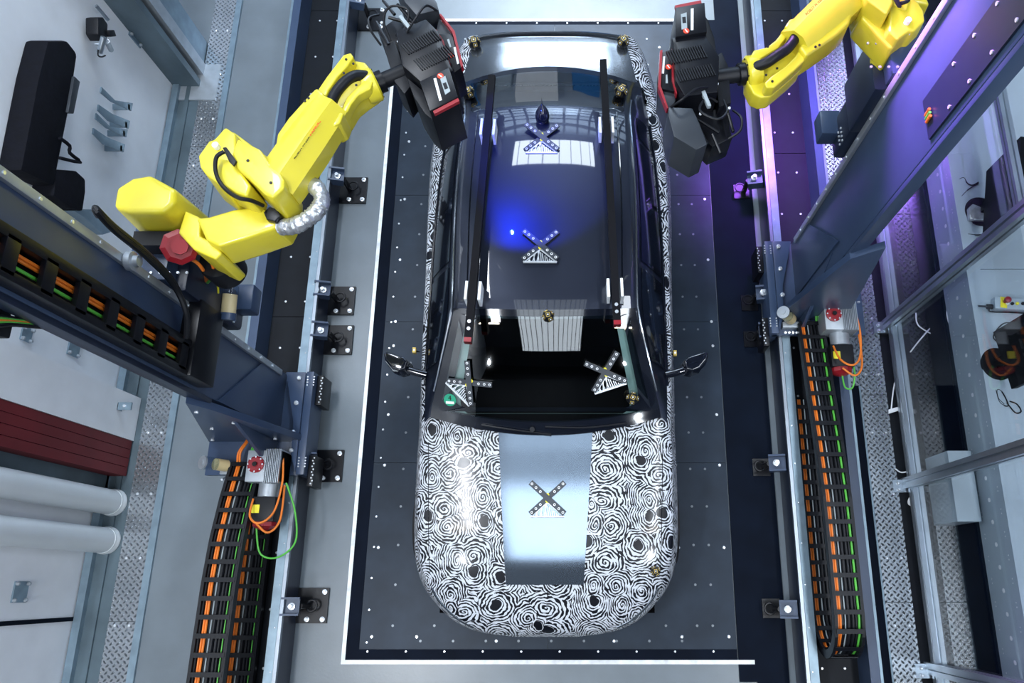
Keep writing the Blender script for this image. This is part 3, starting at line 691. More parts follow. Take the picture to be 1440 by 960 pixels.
# lift carriages which carry the robots on the columns
def lift(tf, label):
    t = base('lift_carriage', tf @ Vector((-2.4, 1.8, 2.0)), label, 'carriage')
    def P(x, y, z): return tf @ Vector((x, y, z))
    MB().box(-2.52, -2.24, 1.60, 1.95, 1.75, 2.20).build('mounting_block', 'navy2', t, .02, tf=tf)
    MB().box(-2.52, -2.30, 1.62, 2.00, 2.20, 2.32).build('top_plate', 'navy', t, .015, tf=tf)
    MB().box(-2.40, -2.25, 1.62, 1.86, 1.40, 1.75).build('gear_housing', 'navy2', t, .03, tf=tf)
    if label.find('left') > 0: MB().box(-2.335, -2.23, 1.15, 1.62, 1.72, 2.02).build('slide_plate', 'blackm', t, .01, tf=tf)
    MB().box(-2.28, -2.14, 1.72, 1.90, 1.42, 1.56).build('motor_mount', 'navy', t, .015, tf=tf)
    for k in range(10): MB().lathe([(.008, 0), (.008, .008)], P(-2.38+.05*(k % 5), 1.66+.16*(k//5), 2.32), n=8).build('bolt', 'bright', t)
    for k in range(8): MB().lathe([(.008, 0), (.008, .008)], P(-2.24, 1.63+.03*(k % 4), 1.62-.05*(k//4)), (1, 0, 0), n=8).build('bolt', 'bright', t)
    return t, P
t, P = lift(Matrix.Identity(4), 'navy lift carriage that holds the robot on the left column')
for k, dy in enumerate((0, .05)):
    MB().tube([atx(138, 300+dy*60, -2.34), atx(135, 293+dy*60, -2.26), atx(160, 318+dy*100, -2.24), atx(205, 355+dy*100, -2.22), atx(243, 395+dy*80, -2.20), atx(262, 440, -2.22+dy), atx(262, 475, -2.25+dy)], .016, 8, 6).build('hose', 'black', t, smooth=True)
MB().tube([at(262, 342, 2.3), at(280, 345, 2.35), at(295, 355, 2.3), at(303, 370, 2.25), at(298, 388, 2.1), at(292, 397, 2.0)], .010, 8, 6).build('green_cable', 'green', t, smooth=True)
MB().tube([at(275, 355, 2.3), at(290, 360, 2.3), at(300, 375, 2.25), at(296, 388, 2.1), at(291, 395, 2.0)], .010, 8, 6).build('orange_cable', 'orange', t, smooth=True)
MB().tube([at(264, 362, 2.3), at(278, 370, 2.3), at(288, 384, 2.2), at(290, 395, 2.0)], .010, 8, 6).build('orange_cable', 'orange', t, smooth=True)
MB().tube([at(295, 392, 1.95), at(305, 398, 1.95), at(307, 412, 1.9)], .006, 8, 6).build('yellow_cable', 'ylab', t, smooth=True)
l = base('grease_lubricator', at(322, 430, 1.8), 'cream grease lubricator with clear lid on the left lift carriage', 'lubricator')
a = at(321, 440, 1.72); b = at(325, 400, 1.76)
MB().cyl(a, a.lerp(b, .65), .045).build('grease_cup', 'cream', l, smooth=True); MB().lathe([(.05, 0), (.05, .05), (.03, .07)], a.lerp(b, .65), b-a).build('clear_lid', 'clear', l, smooth=True)
MB().cyl(a-(b-a)*.25, a, .05).build('holder', 'navy', l, smooth=True)
c = atx(180, 367, -2.30); MB().lathe([(.05, 0), (.05, .03), (.03, .035), (.03, .06), (.012, .062)], c, (1, 0, 0), n=20).build('roller', 'cast', t, smooth=True)
lift(Matrix.Translation((-.52, 1.13, .3)) @ Matrix.Diagonal((-1, 1, 1, 1)), 'navy lift carriage below the right robot arm on the right column')
# ============================================================ THE CAR
XC = -.225
def interp(tab, y):
    if y <= tab[0][0]: return tab[0][1:]
    if y >= tab[-1][0]: return tab[-1][1:]
    for i in range(len(tab)-1):
        if y <= tab[i+1][0]:
            p1 = tab[i]; p2 = tab[i+1]; p0 = tab[max(i-1, 0)]; p3 = tab[min(i+2, len(tab)-1)]
            h = p2[0]-p1[0]; t = (y-p1[0])/h; out = []
            for k in range(1, len(p1)):
                m1 = (p2[k]-p0[k])/(p2[0]-p0[0])*h if i > 0 else (p2[k]-p1[k])
                m2 = (p3[k]-p1[k])/(p3[0]-p1[0])*h if i+2 < len(tab) else (p2[k]-p1[k])
                lo, hi = min(p1[k], p2[k])-.02, max(p1[k], p2[k])+.02
                v = (2*t**3-3*t*t+1)*p1[k]+(t**3-2*t*t+t)*m1+(-2*t**3+3*t*t)*p2[k]+(t**3-t*t)*m2
                out.append(min(max(v, lo), hi))
            return out
BODY = [ # y, w, zc, ws, zs, wz
 (-.350, .26, .50, .22, .49, .44), (-.330, .42, .56, .36, .53, .46), (-.29, .565, .615, .48, .575, .48), (-.22, .685, .66, .58, .615, .50), (-.12, .79, .70, .69, .65, .52),
 (0.00, .875, .745, .77, .695, .56), (.15, .925, .795, .83, .74, .60), (.35, .945, .845, .86, .79, .63), (.8, .950, .905, .87, .86, .66), (1.1, .945, .94, .86, .90, .68),
 (1.5, .955, .95, .885, .92, .68), (2.2, .965, .955, .895, .93, .68), (2.8, .98, .965, .90, .94, .70), (3.3, .975, 1.0, .875, .97, .72), (3.7, .93, 1.06, .81, 1.01, .74),
 (4.0, .865, 1.085, .745, 1.04, .76), (4.2, .81, 1.09, .69, 1.05, .78), (4.27, .775, 1.095, .655, 1.06, .78), (4.30, .76, 1.05, .64, 1.02, .76), (4.35, .71, .9, .60, .88, .7), (4.38, .64, .8, .55, .78, .6)]
def section(y):
    w, zc, ws, zs, wz = interp(BODY, y)
    return [(0, zc), (ws*.35, zc-.05*(zc-zs)), (ws*.7, zc-.3*(zc-zs)), (ws, zs), (w-.035, zs*.55+wz*.45), (w, wz), (w-.012, wz*.5+.21), (w-.05, .30), (w-.10, .22)]
def smooth_sec(pts, n=5):
    out = []
    for i in range(len(pts)-1):
        p0 = pts[i-1] if i > 0 else (-pts[1][0], pts[1][1]); p1 = pts[i]; p2 = pts[i+1]; p3 = pts[min(i+2, len(pts)-1)]
        for k in range(n):
            t = k/n; out.append(tuple(.5*((2*p1[j])+(p2[j]-p0[j])*t+(2*p0[j]-5*p1[j]+4*p2[j]-p3[j])*t*t+(3*p1[j]-p0[j]-3*p2[j]+p3[j])*t**3) for j in (0, 1)))
    return out+[pts[-1]]
ys = [-.350, -.345, -.338, -.33, -.315]+[-.30+.03*i for i in range(10)]+[.0+.05*i for i in range(84)]+[4.2, 4.235, 4.26, 4.275, 4.29, 4.31, 4.33, 4.35, 4.38]
ys = sorted(set(round(y, 4) for y in ys))
SEC = [smooth_sec(section(y)) for y in ys]; NS = len(SEC[0])
VL = [0]
for i_ in range(1, len(ys)): VL.append(VL[-1]+math.hypot(ys[i_]-ys[i_-1], SEC[i_][0][1]-SEC[i_-1][0][1] if ys[i_] < .2 else 0))
ARC = []
for s_ in SEC:
    a = [0]
    for p, q in zip(s_, s_[1:]): a.append(a[-1]+math.hypot(q[0]-p[0], q[1]-p[1]))
    ARC.append(a)
def topz(x, y):
    s_ = smooth_sec(section(y)); x = abs(x)
    for p, q in zip(s_, s_[1:]):
        if p[0] <= x <= q[0]+1e-9: return p[1]+(q[1]-p[1])*(x-p[0])/max(q[0]-p[0], 1e-6)
    return s_[15][1]
def body_mesh(pred, uv=True):
    bm = bmesh.new(); L = bm.loops.layers.uv.new('UVMap'); vs = {}
    def v(i, j, sg):
        if j == 0: sg = 1
        k = (i, j, sg)
        if k not in vs: vs[k] = bm.verts.new((XC+sg*SEC[i][j][0], ys[i], SEC[i][j][1]))
        return vs[k]
    for i in range(len(ys)-1):
        for j in range(NS-1):
            cx = (SEC[i][j][0]+SEC[i][j+1][0])/2; cy = (ys[i]+ys[i+1])/2
            if not pred(cx, cy, j): continue
            for sg in (1, -1):
                q = [(i, j), (i, j+1), (i+1, j+1), (i+1, j)]
                if sg < 0: q = q[::-1]
                f = bm.faces.new([v(a, b, sg) for a, b in q])
                for lp, (a, b) in zip(f.loops, q): 
                    extra = 0
                    lp[L].uv = (sg*ARC[a][b]+5, VL[a])
    return bm
car = base('prototype_car', (XC, 2, 0), 'dark coupe prototype in black and white swirl camouflage film standing on the bed plate', 'car')
def from_bm(bm, name, m, parent=car, smooth=True, tf=None):
    me = bpy.data.meshes.new(name); bm.to_mesh(me); me.materials.append(M[m])
    if smooth:
        for p in me.polygons: p.use_smooth = True
        me.set_sharp_from_angle(angle=R(50))
    o = bpy.data.objects.new(name, me); COL.objects.link(o); put(o, parent); return o
is_hole = lambda x, y, j: 1.06+.13*(x/.8)**2 < y < 3.80 and x < .76
is_deck = lambda x, y, j: y > 3.70 and j < 13 and not is_hole(x, y, j)
is_sill = lambda x, y, j: 1.15 < y < 3.7 and 12 <= j < 20 
bm = body_mesh(lambda x, y, j: not is_hole(x, y, j) and not is_deck(x, y, j))
# nose and tail caps
def cap(i, flip):
    L = bm.loops.layers.uv.active
    pts = [(XC+SEC[i][j][0], ys[i], SEC[i][j][1]) for j in range(NS-1, -1, -1)]+[(XC-SEC[i][j][0], ys[i], SEC[i][j][1]) for j in range(1, NS)]
    f = bm.faces.new([bm.verts.new(p) for p in pts])
    for lp in f.loops: lp[L].uv = (lp.vert.co.x+5, lp.vert.co.z)
cap(0, 0); cap(len(ys)-1, 1)
body_bvh = BVHTree.FromBMesh(bm)
from_bm(bm, 'wrapped_body', 'camo')
bm = body_mesh(is_deck); deck_bvh = BVHTree.FromBMesh(bm); from_bm(bm, 'boot_lid', 'deck')

def patch(name, m, fn, us, vs_, dz=.004, parent=car, uv=False):
    bm = bmesh.new(); g = [[bm.verts.new(fn(u, v)+Vector((0, 0, dz))) for u in us] for v in vs_]
    for a, b in zip(g, g[1:]):
        for i in range(len(us)-1): bm.faces.new((a[i], a[i+1], b[i+1], b[i]))
    bmesh.ops.recalc_face_normals(bm, faces=bm.faces)
    return bm
def lin(a, b, n): return [a+(b-a)*i/n for i in range(n+1)]
def B(u, y, half=lambda y: .3):
    x = u*half(y); return Vector((XC+x, y, topz(x, y)))
# bare silver centre of the hood
hh = lambda y: .245+.105*(y/1.0) if y > 0 else .245
bm = patch('hood', 'hoodp', lambda u, v: B(u, v, lambda y: .268+.062*y), lin(-1, 1, 16), lin(.0, 1.03, 26), .005)
hood_bvh = BVHTree.FromBMesh(bm); from_bm(bm, 'hood_centre', 'hoodp')
# hood shut line ridge and lip at the front
mb = MB()
for sg in (-1, 1): mb.tube([Vector((XC+sg*(.80+.03*y if y > .1 else .80), y, topz(.80, y)+.001)) for y in lin(.08, .96, 12)], .002, 6, 0)
mb.build('hood_gap', 'gloss', car, smooth=True)
# headlamp edges at the corners
for sg in (-1, 1):
    MB().tube([Vector((XC+sg*a, b, topz(a, b)+.0)) for a, b in ((.50, -.285), (.60, -.235), (.68, -.17), (.745, -.10), (.79, -.02))], .010, 8, 4).build('headlamp_edge', 'deck', car, smooth=True)

# ---- greenhouse
GH = [ # v, zc, wt, zt, wb, zb, bow
 (1.00, .965, .815, .955, .86, .93, .13), (1.10, 1.02, .80, .99, .865, .93, .11), (1.40, 1.205, .715, 1.165, .87, .935, .07), (1.77, 1.385, .625, 1.335, .87, .94, .03), (2.0, 1.412, .62, 1.365, .87, .94, .01), (2.5, 1.43, .625, 1.385, .865, .95, 0), (2.9, 1.415, .62, 1.37, .85, .96, 0),
 (3.2, 1.385, .61, 1.34, .83, .97, -.01), (3.40, 1.35, .605, 1.305, .81, .98, -.03), (3.6, 1.27, .625, 1.235, .79, 1.0, -.06), (3.94, 1.115, .665, 1.09, .72, 1.05, -.13)]
def G(u, v):
    zc, wt, zt, wb, zb, bow = interp(GH, v)
    if abs(u) <= 1: return Vector((XC+u*wt, v+bow*u*u, zc-(zc-zt)*abs(u)**2.6))
    t = abs(u)-1; sg = 1 if u > 0 else -1                 # 1..2 runs down the side
    return Vector((XC+sg*(wt+(wb-wt)*(t**.85)), v+bow*(1-.3*t), zt+(zb-zt)*t))
VR = lin(1.0, 3.94, 98)
def gh(pred):
    bm = bmesh.new(); us = lin(-2, -1, 10)[:-1]+lin(-1, 1, 40)+lin(1, 2, 10)[1:]; vs = {}
    def v(i, j):
        if (i, j) not in vs: vs[(i, j)] = bm.verts.new(G(us[i], VR[j]))
        return vs[(i, j)]
    for j in range(len(VR)-1):
        for i in range(len(us)-1):
            if pred((us[i]+us[i+1])/2, (VR[j]+VR[j+1])/2): bm.faces.new((v(i, j), v(i+1, j), v(i+1, j+1), v(i, j+1)))
    return bm
front = lambda u, v: abs(u) < .9 and 1.09 < v < 1.72
rear = lambda u, v: abs(u) < .93 and 3.43 < v < 3.86
cowl = lambda u, v: abs(u) < 1.01 and v < 1.77
bm = gh(lambda u, v: not front(u, v) and not rear(u, v) and not cowl(u, v)); roof_bvh = BVHTree.FromBMesh(bm); from_bm(bm, 'roof', 'paint')
from_bm(gh(lambda u, v: cowl(u, v) and not front(u, v)), 'windscreen_surround', 'gloss')
def rr(cu, cv, hu, hv, rad, n=8):                        # rounded rectangle in (u, v)
    out = []
    for k, (sx, sy) in enumerate(((1, 1), (-1, 1), (-1, -1), (1, -1))):
        for i in range(n+1):
            a = math.pi/2*(k+i/n); out.append((cu+sx*(hu-rad[0])+rad[0]*math.cos(a), cv+sy*(hv-rad[1])+rad[1]*math.sin(a)))
    return out
def glasspane(name, u0, v0, v1, m='glass'):
    bm = patch(name, m, G, lin(-u0, u0, 24), lin(v0, v1, 18), .001); bv = BVHTree.FromBMesh(bm); from_bm(bm, name, m); return bv
ws_bvh = glasspane('windscreen', .92, 1.08, 1.735)
rw_bvh = glasspane('rear_window', .94, 3.42, 3.87, 'rearglass')
def ring(name, m, outer, inner, dz, fn=G, parent=car):
    bm = bmesh.new(); n = len(outer); K = 4; rows = []
    for q in range(K+1):
        rows.append([bm.verts.new(fn(o[0]+(i[0]-o[0])*q/K, o[1]+(i[1]-o[1])*q/K)+Vector((0, 0, dz))) for o, i in zip(outer, inner)])
    for a, b in zip(rows, rows[1:]):
        for i in range(n): bm.faces.new((a[i], a[(i+1) % n], b[(i+1) % n], b[i]))
    bmesh.ops.recalc_face_normals(bm, faces=bm.faces); return from_bm(bm, name, m, parent)
ring('windscreen_frit', 'gloss', rr(0, 1.405, .925, .335, (.02, .02)), rr(0, 1.42, .845, .29, (.13, .10)), .003)
ring('rear_window_frit', 'gloss', rr(0, 3.645, .945, .23, (.02, .02)), rr(0, 3.645, .90, .205, (.08, .06)), .003)
ring('pillar_trim', 'pillar', rr(0, 1.42, .885, .33, (.13, .10)), rr(0, 1.425, .77, .325, (.10, .10)), -.03)
# side windows and pillars
for sg in (-1, 1):
    bm = bmesh.new()
    for va, vb, ta, tb in ((1.42, 2.12, .16, .92), (2.17, 3.18, .16, .92), (3.22, 3.45, .3, .85)):
        g = [[bm.verts.new(G(sg*(1+tt), v)+Vector((sg*.004, 0, .003))) for tt in lin(ta, tb, 6)] for v in lin(va, vb, 10)]
        for a, b in zip(g, g[1:]):
            for i in range(6): bm.faces.new((a[i], a[i+1], b[i+1], b[i]))
    bmesh.ops.recalc_face_normals(bm, faces=bm.faces)
    from_bm(bm, 'side_window', 'gloss')
    MB().tube([G(sg*1.03, v)+Vector((sg*.004, 0, .006)) for v in lin(1.2, 3.6, 20)], .008, 6, 0).build('drip_rail', 'deck', car, smooth=True)
    MB().tube([G(sg*.86, v)+Vector((0, 0, .001)) for v in lin(1.80, 3.40, 20)], .006, 6, 0).build('roof_groove', 'gloss', car, smooth=True)
    MB().tube([G(sg*1.96, v)+Vector((sg*.006, 0, .003)) for v in lin(1.3, 3.5, 20)], .010, 6, 0).build('belt_trim', 'gloss', car, smooth=True)
# cabin
mb = MB().box(XC-.78, XC+.78, 1.1, 3.85, .28, .32).box(XC-.80, XC-.77, 1.25, 3.8, .3, .87).box(XC+.77, XC+.80, 1.25, 3.8, .3, .87).box(XC-.74, XC+.74, 1.10, 1.13, .3, .86).box(XC-.7, XC+.7, 3.8, 3.84, .3, 1.0)
mb.build('cabin_tub', 'matt', car)
MB().box(XC-.76, XC+.76, 1.02, 1.42, .5, .88).build('dashboard', 'matt', car, .03)
for sg in (-1, 1):
    MB().box(XC+sg*.38-.24, XC+sg*.38+.24, 1.75, 2.25, .4, .62).box(XC+sg*.38-.24, XC+sg*.38+.24, 2.22, 2.36, .5, 1.15).build('seat', 'matt', car, .04)
MB().box(XC-.62, XC+.62, 3.45, 3.80, .9, .98).build('parcel_shelf', 'matt', car, .02)
MB().cyl((XC, 4.262, 1.10), (XC, 4.262, 1.10), .001) if False else None
# boot spoiler lip
MB().tube([Vector((XC+x, 4.265-.05*(x/.66)**4, topz(x, 4.25)+.012)) for x in lin(-.62, .62, 16)], .014, 8, 0).build('boot_lip', 'deck', car, smooth=True)
MB().lathe([(.026, 0), (.03, .01)], (XC, 4.10, topz(0, 4.10)), n=20)
# mirrors
for sg in (-1, 1):
    prof = [(0, 0), (.04, .035), (.11, .06), (.19, .085), (.215, .06), (.20, 0.01), (.14, -.06), (.07, -.09), (.02, -.075)]
    pts = [(XC+sg*(.965+a), 1.52+b) for a, b in prof]
    MB().prism(pts, .90, 1.04, top=.82).build('wing_mirror', 'gloss', car, .03, seg=4)
    MB().tube([(XC+sg*.86, 1.44, .95), (XC+sg*.93, 1.455, .955), (XC+sg*1.01, 1.48, .96)], .028, 10, 3).build('mirror_arm', 'gloss', car, smooth=True)
# wheels
for sg in (-1, 1):
    for y in (.46, 3.22):
        c = Vector((XC+sg*.73, y, .335))
        w = MB().lathe([(.22, 0), (.31, .0), (.33, .03), (.33, .20), (.31, .23), (.22, .23)], c, (sg, 0, 0), n=40).build('wheel', 'rubber', car, .006)
        mb = MB().lathe([(.05, .17), (.05, .20)], c, (sg, 0, 0))
        for k in range(5):
            a = k*1.2566; mb.cyl(c+Vector((sg*.18, .04*math.cos(a), .04*math.sin(a))), c+Vector((sg*.19, .21*math.cos(a), .21*math.sin(a))), .02, n=8)
        mb.build('rim', 'alu', w)
MB().box(XC-.80, XC+.80, -.2, 4.2, .18, .24).build('underbody', 'matt', car)
# wipers
MB().tube([G(-.55, 1.03)+Vector((0, 0, .012)), G(-.25, 1.02)+Vector((0, 0, .02)), G(.05, 1.0)+Vector((0, 0, .012))], .007, 6, 4).build('wiper', 'blackm', car, smooth=True)
MB().tube([G(.0, 1.05)+Vector((0, 0, .012)), G(.35, 1.03)+Vector((0, 0, .02)), G(.7, 1.02)+Vector((0, 0, .012))], .007, 6, 4).build('wiper', 'blackm', car, smooth=True)
MB().cyl(G(0, 1.04)+Vector((-.09, -.01, .01)), G(0, 1.04)+Vector((-.09, -.01, .03)), .018).build('wiper_pivot', 'blackm', car)
# antenna pod on the rear of the roof
def cast(px, py, bv):
    best = None
    for q in bv:
        loc, n, i, d = q.ray_cast(Vector((0, 0, H)), ray(px, py))
        if loc is not None and (best is None or d < best[2]): best = (loc, n if n.z > 0 else -n, d)
    return best
ALL = [body_bvh, deck_bvh, hood_bvh, roof_bvh, ws_bvh, rw_bvh]
p, n, d = cast(763, 172, ALL)
MB().lathe([(.022, -.01), (.048, .02), (.053, .05), (.047, .085), (.03, .115), (.012, .135), (.003, .15), (.001, .19)], p, (0, .55, 1), n=24).build('antenna_pod', 'gloss', car, smooth=True)
# disc near the windscreen top and badge
p, n, d = cast(660, 572, ALL); 
# green badge with a 4 inside the windscreen corner
p, n, d = cast(633, 562, ALL)
st = MB().cyl(p+n*.002, p+n*.004, .045, n=32).build('emission_sticker', 'sticker', car)
q = n.to_track_quat('Z', 'Y').to_matrix().to_4x4()
ex = (Vector((1, 0, 0))-n*n.x).normalized(); ey = n.cross(ex); fr = Matrix(((ex.x, ey.x, n.x, 0), (ex.y, ey.y, n.y, 0), (ex.z, ey.z, n.z, 0), (0, 0, 0, 1)))
text('sticker_number', '4', .05, 'black', st, Matrix.Translation(p+n*.006+ey*.014) @ fr)
MB().box(-.030, .030, -.028, -.010, 0, .001, Matrix.Translation(p+n*.0045) @ fr).build('sticker_field', 'labw', st)

# ---- rails over the roof
for (a, b, c, dd, w) in (((692, 108), (658, 482), (668, 408), (690, 178), 'left'), ((848, 86), (868, 458), (850, 404), (847, 175), 'right')):
    z0 = 1.52; A0 = at(*a, z0); B0 = at(*b, z0); L = (B0-A0).length; dr = (B0-A0).normalized(); sd = dr.cross(Vector((0, 0, 1)))
    t = base('reference_bar', (A0.x, A0.y, 1.45), 'long black reference bar over the %s side of the car roof' % w, 'bar')
    m4 = Matrix(((sd.x, dr.x, 0, A0.x), (sd.y, dr.y, 0, A0.y), (0, 0, 1, z0), (0, 0, 0, 1)))
    MB().box(-.025, .025, 0, L, -.025, .025, m4).build('bar', 'barblack', t, .006)
    MB().box(-.024, .024, L-.03, L+.0, -.03, .03, m4).build('red_end', 'red', t, .004)
    for k in (.09, .14): MB().lathe([(.012, 0), (.012, .006)], m4 @ Vector((0, L-k, .025)), n=10).build('target_dot', 'bright', t)
    for f, q in ((.235 if 0 else (at(*dd, z0)-A0).length, 0), ((at(*c, z0)-A0).length, 1)):
        for sx in (-.050, .040):
            bz = roof_bvh.ray_cast(m4 @ Vector((sx, f, .5)), Vector((0, 0, -1)))[0]
            zz = (bz.z if bz else 1.38)-z0
            MB().box(sx-.004, sx+.014, f-.065, f+.065, zz+.002, .0, m4).build('foam_block', 'edge' if 1 else 'labw', t, .004)

# ---- crossed target bars
def cross(name_lab, px, py, ang, sc_=1., tri=0):
    p, n, d = cast(px, py, ALL); n = n.normalized()
    ex = (Vector((1, 0, 0))-n*n.x).normalized(); ey = n.cross(ex)
    t = base('target_cross', p, name_lab, 'measuring target', 'crossed target bars stuck on the car', world=False)
    t.rotation_euler = Matrix(((ex.x, ey.x, n.x), (ex.y, ey.y, n.y), (ex.z, ey.z, n.z))).to_euler()
    Lh = .16*sc_; w = .019*sc_; ra = R(ang)
    for k, a in enumerate((ra+R(42), ra-R(42))):
        m4 = Matrix.Rotation(a, 4, 'Z'); z = .010+.012*k
        br = MB().box(-Lh, Lh, -w, w, z, z+.010, m4).build('target_bar', 'greybox', t, .003)
        for q in (-.92, -.68, -.42, .42, .68, .92):
            c = m4 @ Vector((q*Lh*.98, 0, z+.010))
            MB().cyl(c, c+Vector((0, 0, .0015)), .009*sc_, n=12).build('coded_dot', 'labw', br)
            m5 = Matrix.Translation(c) @ m4
            MB().box(-.004*sc_, .004*sc_, -.004*sc_, .004*sc_, .0015, .003, m5).build('dot_centre', 'blackm', br)
    m4 = Matrix.Rotation(ra, 4, 'Z')
    for sx in (-1, 1):
        MB().lathe([(.013*sc_, 0), (.013*sc_, .004)], m4 @ Vector((0, sx*.021*sc_, .022)), n=16).build('yellow_clip', 'ylab', t)
    # silver triangular lattice between the lower arms
    mb = MB(); A_ = Vector((0, -.03)); B_ = Vector((-.115, -.125)); C_ = Vector((.115, -.125))
    def rod(a, b, r=.006): mb.tube([m4 @ Vector((a[0]*sc_, a[1]*sc_, .014)), m4 @ Vector((b[0]*sc_, b[1]*sc_, .014))], r*sc_, 6, 0)
    rod(B_, C_, .009); rod(A_, B_); rod(A_, C_)
    for q in (-.075, -.045, -.015, .015, .045, .075):
        top = A_.y+(B_.y-A_.y)*abs(q+.012)/.115; rod((q-.008, -.125), (q+.012 if q < 0 else q-.012, top), .004)
        rod((q+.008, -.125), (q, top-.01), .004)
    mb.build('lattice', 'bright', t, smooth=True)
    for sx in (-.10, .10): MB().cyl(m4 @ Vector((sx*sc_, -.10*sc_, .0)), m4 @ Vector((sx*sc_, -.10*sc_, .02)), .010*sc_).build('foot', 'black', t)
    return t
cross('crossed target bars on the rear of the roof beside the antenna pod', 762, 195, 0)
cross('crossed target bars in the middle of the roof', 760, 346, 0)
cross('crossed target bars on the left of the windscreen above the green sticker', 661, 537, -45)
cross('crossed target bars on the right of the windscreen', 851, 522, 17)
cross('crossed target bars on the silver centre of the hood', 770, 700, 0, 1.0)

# ---- black coded target blocks
def block(label, px, py, s=.045, ang=0):
    p, n, d = cast(px, py, ALL)
    t = base('coded_target_block', p, label, 'measuring target', 'coded target blocks on the car', world=False)
    t.rotation_euler = (0, 0, R(ang))
    MB().lathe([(s*.7, 0), (s, s*.5), (s, s*1.2), (s*.65, s*1.8)], n=8).build('block', 'blackm', t, .002)
    k = 0
    for a in (20, 110, 200, 290):
        m4 = Matrix.Rotation(R(a), 4, 'Z') @ Matrix.Translation((s*.83, 0, s*1.5)) @ Matrix.Rotation(R(60), 4, 'Y')
        fr = MB().box(-.30*s, .30*s, -.33*s, .33*s, 0, .003, m4).build('gold_frame', 'gold', t)
        MB().box(-.22*s, .22*s, -.25*s, .25*s, .003, .004, m4).build('code_field', 'black', fr)
        MB().cyl(m4 @ Vector((0, 0, .004)), m4 @ Vector((0, 0, .005)), .13*s, n=10).build('code_dot', 'labw', fr)
    fr = MB().box(-.32*s, .32*s, -.38*s, .38*s, s*1.8, s*1.8+.003).build('gold_frame', 'gold', t)
    MB().box(-.24*s, .24*s, -.30*s, .30*s, s*1.8+.003, s*1.8+.004).build('code_field', 'black', fr)
    MB().cyl((0, 0, s*1.8+.004), (0, 0, s*1.8+.005), .13*s, n=10).build('code_dot', 'labw', fr)
block('black coded target block on the left rear corner of the boot lid', 668, 66, .048)
block('black coded target block on the right rear corner of the boot lid', 876, 64, .048, 30)
block('black coded target block on the left of the rear window', 659, 136, .05, 15)
block('black coded target block on the right of the rear window', 873, 134, .05, 40)
block('black coded target block on the right lower corner of the windscreen', 889, 562, .042, 60)
block('black coded target block on the right front corner of the hood', 921, 803, .034, 10)
block('black coded target block on the roof edge above the windscreen centre', 771, 447, .040, 10)
def side_target(px, py, sg, label):
    p = at(px, py, .85); t = base('small_target', p, label, 'measuring target', 'small gold targets along the car flanks', world=False)
    MB().box(-.012, .012, -.02, .02, -.02, .02).build('target_plate', 'gold', t, .002); MB().cyl((0, 0, .02), (0, 0, .022), .008, n=10).build('target_dot', 'labw', t)
    MB().cyl((0, 0, 0), (-sg*.03, 0, -.03), .006, n=8).build('stem', 'blackm', t)
for px, py, sg, w in ((583, 493, -1, 'left flank of the car just ahead of the mirror'), (949, 497, 1, 'right flank of the car just ahead of the mirror'),):
    side_target(px, py, sg, 'small gold framed target on the '+w)

# ============================================================ LEFT WALL THINGS
def wall_poly(pix, x, depth, name, m, parent=None, bev=.003):
    return MB().poly3([atx(a, b, x) for a, b in pix], (-(depth), 0, 0)).build(name, m, parent, bev)
# white cladding panel + red bellows + zinc cover + pipes
o = b1(-3.86, -3.66, 1.13, 1.49, .005, 2.6, 'cladding_panel', 'white', None, .004); tag(o, 'tall white cladding panel standing on the left wall above the red bellows', 'panel')
mb = MB()
for k in range(4): mb.box(-3.86, -3.665+.0, .84+k*.0725, .84+k*.0725+.068, .02, 2.6)
o = mb.build('red_bellows', 'darkred', None, .004); tag(o, 'dark red folded bellows strip on the left wall', 'bellows')
o = b1(-3.86, -3.80, .64, .84, .02, 2.6, 'zinc_cover', 'galvd'); tag(o, 'dull zinc cover strip between the red bellows and the upper white pipe', 'cover')
for y, w in ((.63, 'upper, beside the red bellows'), (.335, 'lower')):
    t = base('down_pipe', (-3.735, y, 0), 'thick white vertical pipe on the left wall, '+w, 'pipe')
    MB().cyl((-3.735, y, .06), (-3.735, y, 3.0), .098, n=32).build('pipe', 'whitepipe', t, smooth=True)
    MB().lathe([(.108, 0), (.108, .02), (.102, .03), (.102, .06)], (-3.735, y, .004), n=32).build('foot_ring', 'whitepipe', t, smooth=True)
t = base('latch_bracket', (-3.64, 1.36, .1), 'small zinc latch bracket on the corner of the white cladding panel', 'bracket')
b1(-3.66, -3.55, 1.325, 1.385, .30, .315, 'latch_plate', 'galv', t, .003); MB().lathe([(.012, 0), (.012, .01)], (-3.60, 1.355, .315), n=10).build('bolt', 'bright', t)
b1(-3.67, -3.655, 1.325, 1.385, .25, .315, 'latch_fin', 'galv', t, .002)
# anchor plates on the wall
def anchor(px, py, label, hy=.075, hz=.11):
    c = atx(px, py, XW); t = base('anchor_plate', (XW, c.y, c.z), label, 'plate', 'anchor plates on the left wall', world=False)
    b1(0, .012, -hy, hy, -hz, hz, 'plate', 'galv' if hz < .1 else 'cast', t, .002)
    for a in (-1, 1):
        for b in (-1, 1):
            o = MB().lathe([(.014, 0), (.014, .014), (.008, .02)], n=10).build('anchor_bolt', 'cast', t); o.location = (.012, a*hy*.78, b*hz*.8); o.rotation_euler = (0, R(90), 0)
anchor(191, 45, 'grey anchor plate high on the left wall beside the door frame', .10, .09)
anchor(103, 488, 'square anchor plate on the left wall above the white cladding panel', .07, .065)
anchor(27, 832, 'square anchor plate on the left wall below the white pipes', .07, .07)
anchor(36, 470, 'anchor plate half hidden beside the cable bundle on the left wall', .05, .05)
o = b1(XW, XW+.012, -.265, -.235, .0, 3, 'wall_joint_strip', 'strip'); tag(o, 'dark vertical joint strip on the left wall below the anchor plate', 'strip')
